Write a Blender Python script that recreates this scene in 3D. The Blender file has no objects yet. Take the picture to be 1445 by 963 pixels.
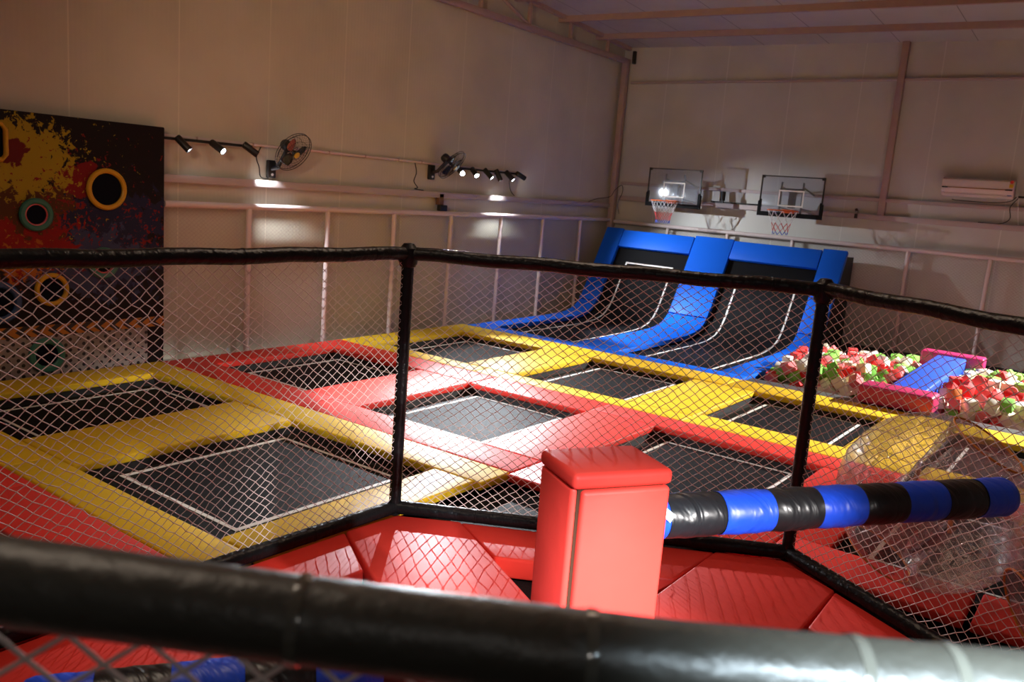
import bpy, bmesh, math, random
import numpy as np
from mathutils import Vector, Matrix, Euler
random.seed(11)
rng = np.random.default_rng(5)
scene = bpy.context.scene
COL = scene.collection
R = math.radians
PI = math.pi

# ------------------------------------------------------------------ materials
def new_mat(name):
    m = bpy.data.materials.new(name); m.use_nodes = True
    nt = m.node_tree; b = nt.nodes['Principled BSDF']
    return m, nt, b

def mat(name, col, rough=.5, metal=0., spec=.5, bump=None, emit=None, var=None, coat=0.):
    """bump = (scale, strength, detail); var = (scale, amount)"""
    m, nt, b = new_mat(name)
    b.inputs['Base Color'].default_value = (*col, 1)
    b.inputs['Roughness'].default_value = rough
    b.inputs['Metallic'].default_value = metal
    b.inputs['Specular IOR Level'].default_value = spec
    b.inputs['Coat Weight'].default_value = coat
    tc = nt.nodes.new('ShaderNodeTexCoord')
    if bump:
        n = nt.nodes.new('ShaderNodeTexNoise'); n.inputs['Scale'].default_value = bump[0]
        n.inputs['Detail'].default_value = bump[2] if len(bump) > 2 else 2
        nt.links.new(tc.outputs['Object'], n.inputs['Vector'])
        bp = nt.nodes.new('ShaderNodeBump'); bp.inputs['Strength'].default_value = bump[1]
        bp.inputs['Distance'].default_value = .02
        nt.links.new(n.outputs['Fac'], bp.inputs['Height']); nt.links.new(bp.outputs['Normal'], b.inputs['Normal'])
    if var:
        n = nt.nodes.new('ShaderNodeTexNoise'); n.inputs['Scale'].default_value = var[0]; n.inputs['Detail'].default_value = 4
        nt.links.new(tc.outputs['Object'], n.inputs['Vector'])
        mx = nt.nodes.new('ShaderNodeMix'); mx.data_type = 'RGBA'
        mx.inputs['A'].default_value = (*[c * (1 - var[1]) for c in col], 1)
        mx.inputs['B'].default_value = (*[min(1, c * (1 + var[1])) for c in col], 1)
        nt.links.new(n.outputs['Fac'], mx.inputs['Factor']); nt.links.new(mx.outputs['Result'], b.inputs['Base Color'])
    if emit:
        b.inputs['Emission Color'].default_value = (*emit[0], 1); b.inputs['Emission Strength'].default_value = emit[1]
    return m

M = {}
VB = (7, .12, 3)
M['red'] = mat('red vinyl', (.70, .040, .028), .50, spec=.20, bump=VB, var=(3, .05))
M['yellow'] = mat('yellow vinyl', (.78, .50, .022), .50, spec=.20, bump=VB, var=(3, .05))
M['blue'] = mat('blue vinyl', (.006, .125, .74), .48, spec=.20, bump=VB)
M['navy_edge'] = mat('dark side sheet', (.015, .015, .018), .6)
M['grey_pad'] = mat('grey black vinyl', (.10, .10, .11), .35, bump=VB)
M['mesh_mat'] = mat('black woven jumping mat', (.010, .010, .011), .6, spec=.05, bump=(160, .25, 1))
M['skirt'] = mat('black spring skirt', (.008, .008, .008), .7)
M['tape'] = mat('white tape line', (.78, .76, .72), .55)
M['wrap'] = mat('glossy black plastic sleeve', (.006, .006, .007), .30, spec=.22, bump=(22, .45, 3))
M['dusty'] = mat('dusty black foam sleeve', (.034, .032, .026), .42, spec=.5, bump=(30, .2, 4), var=(6, .55))
M['tie'] = mat('clear tape joint', (.075, .072, .06), .16, coat=.5)
M['net'] = mat('pinkish white nylon cord', (.70, .60, .58), .7)
M['fence_net'] = mat('fine fence cord', (.50, .43, .38), .8)
M['pipe'] = mat('pale padded pipe', (.66, .55, .54), .45)
M['steel'] = mat('pinkish primer painted steel', (.42, .30, .27), .6, var=(9, .12))
M['girt'] = mat('pale painted girt', (.46, .38, .37), .55)
M['wood'] = mat('brown timber core', (.045, .016, .008), .8, spec=.1)
M['arm_blue'] = mat('bright blue arm vinyl', (.012, .075, .72), .38)
M['arm_black'] = mat('black arm vinyl', (.012, .012, .014), .33)
M['foam_black'] = mat('black rubber edge padding', (.008, .008, .009), .7, spec=.12)
M['white'] = mat('white tag', (.8, .8, .8), .5)
M['black'] = mat('black plastic', (.010, .010, .011), .4)
M['blackmetal'] = mat('black powder coat', (.012, .012, .013), .45, metal=.2)
M['lens'] = mat('lit spotlight lens', (1, 1, 1), .3, emit=((.85, .93, 1.), 40))
M['lens_off'] = mat('unlit spotlight lens', (.3, .3, .32), .15)
M['orange'] = mat('orange painted steel', (.75, .14, .02), .4)
M['cord_white'] = mat('white net cord', (.8, .78, .76), .8)
M['cord_red'] = mat('red net cord', (.6, .05, .05), .8)
M['cord_blue'] = mat('blue net cord', (.04, .08, .5), .8)
M['ac'] = mat('white air conditioner plastic', (.74, .66, .63), .35)
M['brass'] = mat('bronze trim', (.36, .19, .08), .35, metal=.4)
M['sticker_red'] = mat('red sticker', (.6, .05, .03), .5)
M['sticker_yellow'] = mat('yellow sticker', (.6, .42, .02), .5)
M['sticker_blue'] = mat('blue sticker', (.02, .10, .45), .5)
M['brownbox'] = mat('brown box', (.16, .08, .04), .7)
M['pink'] = mat('magenta vinyl', (.46, .022, .11), .4, bump=VB)
M['beam_blue'] = mat('royal blue beam vinyl', (.028, .10, .68), .33, bump=VB)
M['f_red'] = mat('red foam', (.72, .035, .035), .85)
M['f_pink'] = mat('pink foam', (.78, .17, .18), .85)
M['f_green'] = mat('green foam', (.20, .50, .07), .85)
M['f_cream'] = mat('cream foam', (.80, .68, .50), .85)
M['f_white'] = mat('white foam', (.80, .78, .70), .85)
M['f_orange'] = mat('orange foam', (.80, .22, .05), .85)
M['f_blue'] = mat('blue foam', (.03, .20, .65), .85)
M['ring_yellow'] = mat('yellow ring', (.62, .33, .01), .4)
M['ring_green'] = mat('green ring', (.035, .17, .12), .4)
M['ring_pink'] = mat('red ring line', (.5, .08, .09), .4)
M['ring_blue'] = mat('blue ring', (.02, .06, .16), .4)
M['hole'] = mat('dark target pocket', (.003, .004, .010), .7, spec=.08)
M['fan_blade'] = mat('smoky fan blade', (.02, .022, .03), .25)
M['fan_blade_reflect'] = mat('fan blade with painted red reflection', (.42, .12, .06), .4)  # coloured reflection painted into the blade colour
M['handle'] = mat('orange strap', (.60, .20, .02), .6)
M['harness'] = mat('black harness strap', (.012, .010, .010), .6)
M['floor'] = mat('dark concrete floor', (.05, .045, .042), .8, var=(4, .2))
M['ledge'] = mat('grey skirting board', (.24, .21, .20), .6)

def mesh_glass():
    m, nt, b = new_mat('clear acrylic')
    out = nt.nodes['Material Output']
    tr = nt.nodes.new('ShaderNodeBsdfTransparent'); tr.inputs['Color'].default_value = (.86, .88, .92, 1)
    gl = nt.nodes.new('ShaderNodeBsdfGlossy'); gl.inputs['Roughness'].default_value = .06
    df = nt.nodes.new('ShaderNodeBsdfDiffuse'); df.inputs['Color'].default_value = (.6, .62, .68, 1)
    fr = nt.nodes.new('ShaderNodeFresnel'); fr.inputs['IOR'].default_value = 1.5
    mx = nt.nodes.new('ShaderNodeMixShader'); mx2 = nt.nodes.new('ShaderNodeMixShader')
    mx2.inputs['Fac'].default_value = .13
    nt.links.new(tr.outputs[0], mx2.inputs[1]); nt.links.new(df.outputs[0], mx2.inputs[2])
    nt.links.new(fr.outputs[0], mx.inputs['Fac']); nt.links.new(mx2.outputs[0], mx.inputs[1]); nt.links.new(gl.outputs[0], mx.inputs[2])
    nt.links.new(mx.outputs[0], out.inputs['Surface'])
    return m
M['acrylic'] = mesh_glass()

def mesh_pvc():
    m, nt, b = new_mat('clear wrinkled pvc')
    out = nt.nodes['Material Output']
    tc = nt.nodes.new('ShaderNodeTexCoord')
    n = nt.nodes.new('ShaderNodeTexNoise'); n.inputs['Scale'].default_value = 9; n.inputs['Detail'].default_value = 5
    n.inputs['Distortion'].default_value = 1.2
    bp = nt.nodes.new('ShaderNodeBump'); bp.inputs['Strength'].default_value = .9; bp.inputs['Distance'].default_value = .03
    nt.links.new(tc.outputs['Object'], n.inputs['Vector']); nt.links.new(n.outputs['Fac'], bp.inputs['Height'])
    tr = nt.nodes.new('ShaderNodeBsdfTransparent'); tr.inputs['Color'].default_value = (.93, .91, .91, 1)
    gl = nt.nodes.new('ShaderNodeBsdfGlossy'); gl.inputs['Roughness'].default_value = .08
    gl.inputs['Color'].default_value = (.9, .85, .85, 1)
    df = nt.nodes.new('ShaderNodeBsdfDiffuse'); df.inputs['Color'].default_value = (.6, .5, .5, 1)
    lw = nt.nodes.new('ShaderNodeLayerWeight'); lw.inputs['Blend'].default_value = .28
    mul = nt.nodes.new('ShaderNodeMath'); mul.operation = 'MULTIPLY_ADD'; mul.inputs[1].default_value = .55; mul.inputs[2].default_value = .055
    mx = nt.nodes.new('ShaderNodeMixShader'); mx2 = nt.nodes.new('ShaderNodeMixShader')
    mx2.inputs['Fac'].default_value = .08
    nt.links.new(bp.outputs[0], gl.inputs['Normal']); nt.links.new(bp.outputs[0], lw.inputs['Normal'])
    nt.links.new(lw.outputs['Fresnel'], mul.inputs[0]); nt.links.new(mul.outputs[0], mx.inputs['Fac'])
    nt.links.new(tr.outputs[0], mx2.inputs[1]); nt.links.new(df.outputs[0], mx2.inputs[2])
    nt.links.new(mx2.outputs[0], mx.inputs[1]); nt.links.new(gl.outputs[0], mx.inputs[2])
    nt.links.new(mx.outputs[0], out.inputs['Surface'])
    return m
M['pvc'] = mesh_pvc()

class N:
    """small node-building helper"""
    def __init__(s, nt): s.nt = nt
    def math(s, op, a, b=None, c=None):
        n = s.nt.nodes.new('ShaderNodeMath'); n.operation = op
        for i, v in enumerate((a, b, c)):
            if v is None: continue
            if isinstance(v, (int, float)): n.inputs[i].default_value = v
            else: s.nt.links.new(v, n.inputs[i])
        return n.outputs[0]
    def mix(s, f, a, b):
        n = s.nt.nodes.new('ShaderNodeMix'); n.data_type = 'RGBA'
        for k, v in (('Factor', f), ('A', a), ('B', b)):
            if isinstance(v, (int, float)): n.inputs[k].default_value = v
            elif isinstance(v, tuple): n.inputs[k].default_value = (*v, 1)
            else: s.nt.links.new(v, n.inputs[k])
        return n.outputs['Result']
    def noise(s, vec, scale, detail=3, dist=0., rough=.5):
        n = s.nt.nodes.new('ShaderNodeTexNoise'); n.inputs['Scale'].default_value = scale; n.inputs['Detail'].default_value = detail
        n.inputs['Distortion'].default_value = dist; n.inputs['Roughness'].default_value = rough
        s.nt.links.new(vec, n.inputs['Vector']); return n.outputs['Fac']
    def step(s, x, lo, hi):
        n = s.nt.nodes.new('ShaderNodeMapRange'); n.inputs['From Min'].default_value = lo; n.inputs['From Max'].default_value = hi
        s.nt.links.new(x, n.inputs['Value']); return n.outputs['Result']

def panel_wall(name, col, axis, period, offset, ribs=True, seamf=1.18):
    """insulated metal sandwich panel: fine vertical ribs and a seam every panel width"""
    m, nt, b = new_mat(name); k = N(nt)
    tc = nt.nodes.new('ShaderNodeTexCoord'); sp = nt.nodes.new('ShaderNodeSeparateXYZ')
    nt.links.new(tc.outputs['Object'], sp.inputs[0])
    x = sp.outputs[axis]
    ph = k.math('FRACT', k.math('DIVIDE', k.math('ADD', x, 50 * period - offset), period))
    seam = k.math('LESS_THAN', k.math('ABSOLUTE', k.math('SUBTRACT', ph, .5)), .5 - .006)   # 1 away from seam
    rib = k.math('SINE', k.math('MULTIPLY', x, 2 * PI / .05))
    dirt = k.noise(tc.outputs['Object'], 1.3, 5)
    c = k.mix(k.step(dirt, .3, .7), tuple(v * .9 for v in col), tuple(min(1, v * 1.06) for v in col))
    c = k.mix(seam, tuple(min(1, v * seamf) for v in col), c)
    nt.links.new(c, b.inputs['Base Color']); b.inputs['Roughness'].default_value = .42
    h = k.math('ADD', k.math('MULTIPLY', rib, .0007 if ribs else 0), k.math('MULTIPLY', seam, .004))
    bp = nt.nodes.new('ShaderNodeBump'); bp.inputs['Strength'].default_value = .5; bp.inputs['Distance'].default_value = 1.
    nt.links.new(h, bp.inputs['Height']); nt.links.new(bp.outputs[0], b.inputs['Normal'])
    return m
M['wall_left'] = panel_wall('cream sandwich panel', (.58, .55, .45), 1, 1.11, -3.99)
M['wall_back'] = panel_wall('cream sandwich panel far', (.56, .56, .53), 0, 1.11, .6)
M['ceil'] = panel_wall('grey white roof panel', (.50, .49, .47), 0, 1.05, .2, ribs=False, seamf=.35)

def mural_mat():
    m, nt, b = new_mat('black paint splash print'); k = N(nt)
    tc = nt.nodes.new('ShaderNodeTexCoord'); sp = nt.nodes.new('ShaderNodeSeparateXYZ')
    O = tc.outputs['Object']; nt.links.new(O, sp.inputs[0]); y, z = sp.outputs[1], sp.outputs[2]
    def blob(cy, cz, ry, rz):
        a = k.math('DIVIDE', k.math('SUBTRACT', y, cy), ry); c = k.math('DIVIDE', k.math('SUBTRACT', z, cz), rz)
        return k.math('SQRT', k.math('ADD', k.math('MULTIPLY', a, a), k.math('MULTIPLY', c, c)))
    def splat(d, scale, thr, w=.6, det=4):
        n = k.noise(O, scale, det, .6, .62)
        return k.step(k.math('SUBTRACT', k.math('MULTIPLY_ADD', n, 1.5, thr), k.math('MULTIPLY', d, w)), 0, .06)
    base = (.012, .008, .008)
    blue = splat(blob(-3.75, 1.25, .75, .6), 4.5, -.22, .55)
    c = k.mix(k.math('MULTIPLY', blue, .8), base, (.020, .022, .055))
    c = k.mix(k.math('MULTIPLY', splat(blob(-3.85, 1.0, .5, .3), 8, -.34, .4), .8), c, (.05, .06, .12))
    red = splat(blob(-4.62, 1.25, .62, .42), 5.5, -.15, .65)
    c = k.mix(red, c, (.26, .010, .007))
    c = k.mix(splat(blob(-4.45, 1.55, .55, .3), 7, -.34, .5), c, (.09, .03, .008))
    c = k.mix(splat(blob(-3.95, 1.78, .22, .2), 9, -.2, .6), c, (.19, .01, .01))
    c = k.mix(splat(blob(-3.3, 1.3, .30, .35), 15, -.78, .18), c, (.20, .012, .01))
    c = k.mix(splat(blob(-4.55, 1.0, .45, .22), 14, -.52, .35), c, (.42, .12, .012))
    c = k.mix(splat(blob(-4.47, 1.93, .52, .38), 13, -.20, .62, 6), c, (.36, .25, .012))
    c = k.mix(splat(blob(-4.25, 1.85, .5, .45), 26, -.86, .12, 2), c, (.36, .25, .012))
    c = k.mix(splat(blob(-4.0, 1.5, .7, .6), 22, -.86, .12, 2), c, (.22, .015, .012))
    c = k.mix(splat(blob(-4.55, 1.98, .16, .14), 6, -.1, .8), c, (.13, .01, .008))
    nt.links.new(c, b.inputs['Base Color']); b.inputs['Roughness'].default_value = .55; b.inputs['Specular IOR Level'].default_value = .15
    return m
M['mural'] = mural_mat()

def chevron_mat():
    m, nt, b = new_mat('orange and black chevron print'); k = N(nt)
    tc = nt.nodes.new('ShaderNodeTexCoord'); sp = nt.nodes.new('ShaderNodeSeparateXYZ'); nt.links.new(tc.outputs['Object'], sp.inputs[0])
    y, z = sp.outputs[1], sp.outputs[2]
    v = k.math('ADD', k.math('MULTIPLY', y, 7.), k.math('MULTIPLY', k.math('ABSOLUTE', k.math('SUBTRACT', z, .385)), -10.))
    s = k.math('GREATER_THAN', k.math('FRACT', k.math('ADD', v, 100.)), .5)
    nt.links.new(k.mix(s, (.012, .01, .01), (.48, .16, .012)), b.inputs['Base Color']); b.inputs['Roughness'].default_value = .5
    return m
M['chevron'] = chevron_mat()

def dots_mat():
    m, nt, b = new_mat('grey print with dark holes'); k = N(nt)
    tc = nt.nodes.new('ShaderNodeTexCoord'); sp = nt.nodes.new('ShaderNodeSeparateXYZ'); nt.links.new(tc.outputs['Object'], sp.inputs[0])
    y, z = sp.outputs[1], sp.outputs[2]; P = .085
    row = k.math('FLOOR', k.math('DIVIDE', z, P * .6)); sh = k.math('MULTIPLY', k.math('MODULO', k.math('ADD', row, 100), 2), P / 2)
    fy = k.math('SUBTRACT', k.math('FRACT', k.math('DIVIDE', k.math('ADD', k.math('ADD', y, sh), 40 * P), P)), .5)
    fz = k.math('MULTIPLY', k.math('SUBTRACT', k.math('FRACT', k.math('DIVIDE', z, P * .6)), .5), .6)
    d = k.math('SQRT', k.math('ADD', k.math('MULTIPLY', fy, fy), k.math('MULTIPLY', fz, fz)))
    s = k.math('LESS_THAN', d, .2)
    g = k.noise(tc.outputs['Object'], 3, 4)
    base = k.mix(g, (.20, .15, .13), (.36, .29, .26))
    nt.links.new(k.mix(s, base, (.012, .010, .012)), b.inputs['Base Color']); b.inputs['Roughness'].default_value = .5
    return m
M['dots'] = dots_mat()

def wrinkle_arm(m, strength):
    nt = m.node_tree; b = nt.nodes['Principled BSDF']
    tc = nt.nodes.new('ShaderNodeTexCoord')
    mp = nt.nodes.new('ShaderNodeMapping'); mp.inputs['Rotation'].default_value = (0, R(35), 0); mp.inputs['Scale'].default_value = (3, 16, 5)
    mp.vector_type = 'POINT'
    n = nt.nodes.new('ShaderNodeTexNoise'); n.inputs['Scale'].default_value = 1.3; n.inputs['Detail'].default_value = 2; n.inputs['Distortion'].default_value = .6
    bp = nt.nodes.new('ShaderNodeBump'); bp.inputs['Strength'].default_value = strength; bp.inputs['Distance'].default_value = .02
    nt.links.new(tc.outputs['Object'], mp.inputs[0]); nt.links.new(mp.outputs[0], n.inputs['Vector'])
    nt.links.new(n.outputs['Fac'], bp.inputs['Height']); nt.links.new(bp.outputs[0], b.inputs['Normal'])
wrinkle_arm(M['arm_blue'], .5); wrinkle_arm(M['arm_black'], .6)

# ------------------------------------------------------------------ mesh helpers
class MB:
    def __init__(s): s.v = []; s.f = []
    def add(s, vs, fs):
        o = len(s.v); s.v += [tuple(v) for v in vs]; s.f += [tuple(i + o for i in f) for f in fs]; return s
    def box(s, x0, x1, y0, y1, z0, z1, M4=None):
        vs = [(x, y, z) for x in (x0, x1) for y in (y0, y1) for z in (z0, z1)]
        if M4: vs = [M4 @ Vector(v) for v in vs]
        return s.add(vs, [(0, 1, 3, 2), (4, 6, 7, 5), (0, 4, 5, 1), (2, 3, 7, 6), (0, 2, 6, 4), (1, 5, 7, 3)])
    def prism(s, poly, z0, z1):
        n = len(poly); a = sum(poly[i][0] * poly[(i + 1) % n][1] - poly[(i + 1) % n][0] * poly[i][1] for i in range(n))
        if a < 0: poly = poly[::-1]
        vs = [(x, y, z0) for x, y in poly] + [(x, y, z1) for x, y in poly]
        return s.add(vs, [tuple(range(n))[::-1], tuple(range(n, 2 * n))] + [(i, (i + 1) % n, n + (i + 1) % n, n + i) for i in range(n)])
    def tube(s, path, r, n=12, caps=True, closed=False):
        P = [Vector(p) for p in path]; L = len(P); rr = r if isinstance(r, (list, tuple)) else [r] * L
        vs = []; fs = []; prev = None
        for i, p in enumerate(P):
            if closed: t = P[(i + 1) % L] - P[i - 1]
            else: t = P[min(i + 1, L - 1)] - P[max(i - 1, 0)]
            t.normalize()
            if prev is None:
                up = Vector((0, 0, 1)) if abs(t.z) < .9 else Vector((1, 0, 0)); a = t.cross(up).normalized()
            else: a = (prev - t * prev.dot(t)).normalized()
            prev = a; b = t.cross(a)
            for k in range(n):
                w = 2 * PI * k / n; vs.append(p + (a * math.cos(w) + b * math.sin(w)) * rr[i])
        m = L if closed else L - 1
        for i in range(m):
            j = (i + 1) % L
            for k in range(n):
                fs.append((i * n + k, i * n + (k + 1) % n, j * n + (k + 1) % n, j * n + k))
        if caps and not closed: fs += [tuple(range(n))[::-1], tuple(range((L - 1) * n, L * n))]
        return s.add(vs, fs)
    def rod(s, a, b, r, n=12): return s.tube([a, b], r, n)
    def lathe(s, prof, n=32, M4=None, closed=False):
        """prof: list of (radius, height) about z"""
        vs = []; fs = []; L = len(prof)
        for r, h in prof:
            for k in range(n):
                w = 2 * PI * k / n; v = Vector((r * math.cos(w), r * math.sin(w), h)); vs.append(M4 @ v if M4 else v)
        for i in range(L if closed else L - 1):
            j = (i + 1) % L
            for k in range(n): fs.append((i * n + k, i * n + (k + 1) % n, j * n + (k + 1) % n, j * n + k))
        return s.add(vs, fs)
    def build(s, name, m, parent=None, loc=None, bevel=0., seg=2, smooth=35, base=True):
        """one mesh object; vertices are world coordinates, origin moved to the base (or the parent's frame)"""
        me = bpy.data.meshes.new(name)
        if parent is not None: org = Vector(parent['_org'])
        elif loc is not None: org = Vector(loc)
        else:
            xs = np.array(s.v); lo, hi = xs.min(0), xs.max(0); org = Vector(((lo[0] + hi[0]) / 2, (lo[1] + hi[1]) / 2, lo[2]))
        me.from_pydata([tuple(Vector(v) - org) for v in s.v], [], s.f)
        if bevel:
            bm = bmesh.new(); bm.from_mesh(me); bmesh.ops.recalc_face_normals(bm, faces=bm.faces)
            es = [e for e in bm.edges if len(e.link_faces) == 2 and e.calc_face_angle(0) > R(30)]
            bmesh.ops.bevel(bm, geom=es, offset=bevel, segments=seg, profile=.5, affect='EDGES', clamp_overlap=True)
            bm.to_mesh(me); bm.free()
        if smooth:
            me.polygons.foreach_set('use_smooth', [True] * len(me.polygons))
            me.set_sharp_from_angle(angle=R(smooth))
        me.materials.append(m if not isinstance(m, str) else M[m])
        o = bpy.data.objects.new(name, me); COL.objects.link(o)
        if parent is not None: o.parent = parent
        else: o.location = org
        o['_org'] = tuple(org)
        return o

def tag(o, label=None, cat=None, group=None, kind=None):
    if label: o['label'] = label
    if cat: o['category'] = cat
    if group: o['group'] = group
    if kind: o['kind'] = kind
    return o

def thing(name, label, cat, loc, group=None):
    o = bpy.data.objects.new(name, None); COL.objects.link(o); o.location = loc; o.empty_display_size = .1
    o['_org'] = tuple(loc)
    return tag(o, label, cat, group)

def struct(o): o['kind'] = 'structure'; return o

def frame_to(d, up=(0, 0, 1)):
    """rotation whose z axis points along d"""
    z = Vector(d).normalized(); x = Vector(up).cross(z)
    if x.length < 1e-4: x = Vector((1, 0, 0))
    x.normalize(); y = z.cross(x)
    return Matrix((x, y, z)).transposed()
def place(loc, d): return Matrix.Translation(Vector(loc)) @ frame_to(d).to_4x4()

def net_mesh(A, B, z0, z1, w, h, r, amp=.012, seed=0, sides=4, top_drop=None):
    """diamond netting strung between two uprights A and B (plan points), as real cord"""
    A = np.array(A, float); B = np.array(B, float); L = np.linalg.norm(B - A); e = (B - A) / L
    nrm = np.array([-e[1], e[0]])
    nx = int(round(L / (w / 2))); nz = int(round((z1 - z0) / (h / 2)))
    nx += nx % 2; nz += nz % 2
    rs = np.random.default_rng(seed); ph = rs.uniform(0, 6.28, 8)
    I, J = np.meshgrid(np.arange(nx + 1), np.arange(nz + 1), indexing='ij')
    s = I / nx * L; z = z0 + J / nz * (z1 - z0)
    wt = np.minimum(1, np.minimum(I, nx - I) / 5.) * np.minimum(1, np.minimum(J, nz - J) / 5.)
    ds = amp * (np.sin(2.1 * s + ph[0] + 2.5 * z) + .6 * np.sin(5.3 * s + ph[1] - 4 * z)) + .003 * rs.standard_normal(s.shape)
    dz = amp * (np.sin(1.7 * s + ph[2] - 3 * z) + .6 * np.sin(4.1 * s + ph[3] + 5 * z)) + .003 * rs.standard_normal(s.shape)
    dn = 1.2 * amp * np.sin(1.5 * s + ph[4]) * np.sin(2.2 * z + ph[5])
    ss = s + ds * wt; zz = z + dz * wt; nn = dn * wt
    X = np.stack([A[0] + e[0] * ss + nrm[0] * nn, A[1] + e[1] * ss + nrm[1] * nn, zz], -1)
    segs = []
    for (di, dj) in ((1, 1), (1, -1)):
        ok = ((I + J) % 2 == 0) & (I + di <= nx) & (J + dj >= 0) & (J + dj <= nz)
        i, j = I[ok], J[ok]; segs.append((X[i, j], X[i + di, j + dj]))
    a = np.concatenate([q[0] for q in segs]); b = np.concatenate([q[1] for q in segs])
    t = b - a; t /= np.linalg.norm(t, axis=1)[:, None]
    n3 = np.array([nrm[0], nrm[1], 0.]); p = np.cross(t, n3); p /= np.linalg.norm(p, axis=1)[:, None]; q = np.cross(t, p)
    ring = [(math.cos(2 * PI * k / sides), math.sin(2 * PI * k / sides)) for k in range(sides)]
    V = np.concatenate([np.stack([c0 + r * (c * p + d * q) for c, d in ring], 1) for c0 in (a, b)], 1)   # n, 2*sides, 3
    n = len(a); base = np.arange(n)[:, None] * 2 * sides
    F = np.concatenate([np.stack([base[:, 0] + k, base[:, 0] + (k + 1) % sides, base[:, 0] + sides + (k + 1) % sides, base[:, 0] + sides + k], -1)[:, None] for k in range(sides)], 1).reshape(-1, 4)
    return V.reshape(-1, 3), F

def net_obj(name, m, parent, *a, **kw):
    V, F = net_mesh(*a, **kw); V = V - np.array(parent['_org'])
    me = bpy.data.meshes.new(name); me.vertices.add(len(V)); me.vertices.foreach_set('co', V.astype(np.float32).ravel())
    me.loops.add(F.size); me.loops.foreach_set('vertex_index', F.astype(np.int32).ravel())
    me.polygons.add(len(F)); me.polygons.foreach_set('loop_start', np.arange(0, F.size, 4, dtype=np.int32))
    me.polygons.foreach_set('use_smooth', np.ones(len(F), bool))
    me.update(calc_edges=True); me.validate()
    me.materials.append(M[m]); o = bpy.data.objects.new(name, me); COL.objects.link(o); o.parent = parent
    return o

def spot(name, loc, aim, watts, size, blend, col=(1, 1, 1), radius=.03, parent=None):
    l = bpy.data.lights.new(name, 'SPOT'); l.energy = watts; l.spot_size = R(size); l.spot_blend = blend; l.color = col; l.shadow_soft_size = radius
    o = bpy.data.objects.new(name, l); COL.objects.link(o)
    d = Vector(aim) - Vector(loc); rot = d.to_track_quat('-Z', 'Y')
    o.rotation_euler = rot.to_euler()
    if parent is not None: o.parent = parent; o.location = Vector(loc) - Vector(parent['_org'])
    else: o.location = loc
    return o
# ------------------------------------------------------------------ camera
cam = bpy.data.cameras.new('camera'); cam_o = bpy.data.objects.new('camera', cam); COL.objects.link(cam_o)
RC = Matrix(((0.8009128, 0.5938902, 0.0763744), (0.1649062, -0.0961550, -0.9816110), (-0.5756254, 0.7987795, -0.1749480)))
right, down, fwd = Vector(RC[0]), Vector(RC[1]), Vector(RC[2])
cam_o.matrix_world = Matrix.Translation((7.8238618, -8.0328948, 1.9934194)) @ Matrix((right, -down, -fwd)).transposed().to_4x4()
cam.sensor_width = 36; cam.lens = 29.934; cam.clip_start = .02; cam.clip_end = 100
cam.dof.use_dof = True; cam.dof.focus_distance = 4.6; cam.dof.aperture_fstop = 4.2
scene.camera = cam_o

# ------------------------------------------------------------------ room shell
WL = -.30; WB = 6.05
def ceil_z(u, v): return 4.665 - .052 * (v - WB) - .014 * u
struct(MB().box(-.6, 14, -12, 6.4, -.75, -.65).build('floor', 'floor', smooth=0))
struct(MB().box(WL - .12, WL, -12, WB + .12, -.65, 5.75).build('wall_left', 'wall_left', loc=(0, 0, 0), smooth=0))
struct(MB().box(WL, 14, WB, WB + .12, -.65, 5.0).build('wall_back', 'wall_back', loc=(0, 0, 0), smooth=0))
m = MB(); q = [(u, v, ceil_z(u, v) + d) for d in (0, .1) for u, v in ((WL - .1, -12), (14, -12), (14, WB + .1), (WL - .1, WB + .1))]
m.add(q, [(0, 1, 2, 3)[::-1], (4, 5, 6, 7), (0, 1, 5, 4), (1, 2, 6, 5), (2, 3, 7, 6), (3, 0, 4, 7)])
struct(m.build('ceiling', 'ceil', loc=(0, 0, 0), smooth=0))
ti = [0]
def trim(mb, m, **kw):
    ti[0] += 1; return struct(mb.build('trim_%d' % ti[0], m, **kw))
# purlins under the roof
for v in (5.03, 3.86, 2.65, 1.4, .1):
    mb = MB(); q = [(u, v + dv, ceil_z(u, v) - dz) for u in (WL, 14) for dv in (-.03, .03) for dz in (.09, .0)]
    mb.add(q, [(0, 1, 3, 2), (4, 6, 7, 5), (0, 4, 5, 1), (2, 3, 7, 6), (0, 2, 6, 4), (1, 5, 7, 3)]); trim(mb, 'steel', smooth=0)
# roof truss along the left wall: bottom chord, top chord, struts, one diagonal each bay
mb = MB().box(-.22, -.14, -9, 6.0, 4.37, 4.46); trim(mb, 'steel', bevel=.008)
mb = MB(); q = []
for v in (-9, 6.0):
    zt = 4.68 - .0535 * (v - 6.0)
    q += [(-.22, v, zt - .07), (-.22, v, zt + .02), (-.14, v, zt - .07), (-.14, v, zt + .02)]
mb.add(q, [(0, 1, 3, 2), (4, 6, 7, 5), (0, 4, 5, 1), (2, 3, 7, 6), (0, 2, 6, 4), (1, 5, 7, 3)]); trim(mb, 'steel', smooth=0)
for v in (5.23, 4.03, 2.88, 1.7):
    trim(MB().box(-.205, -.155, v - .025, v + .025, 4.46, 4.68 - .0535 * (v - 6)), 'steel', bevel=.004)
for v0, v1 in ((1.72, 2.86),):
    trim(MB().rod((-.18, v0, 4.68 - .0535 * (v0 - 6) - .05), (-.18, v1, 4.46), .028, 8), 'steel')
trim(MB().box(-.235, -.13, 5.86, 5.965, -.6, 4.40), 'steel', bevel=.008)            # corner column
trim(MB().box(-.10, -.05, 5.97, 6.05, 4.38, 4.60), 'black', bevel=.01)             # dark gap block over the column
trim(MB().box(4.455, 4.555, 5.96, 6.05, 1.95, 4.60), 'steel', bevel=.006)          # back wall post
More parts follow.
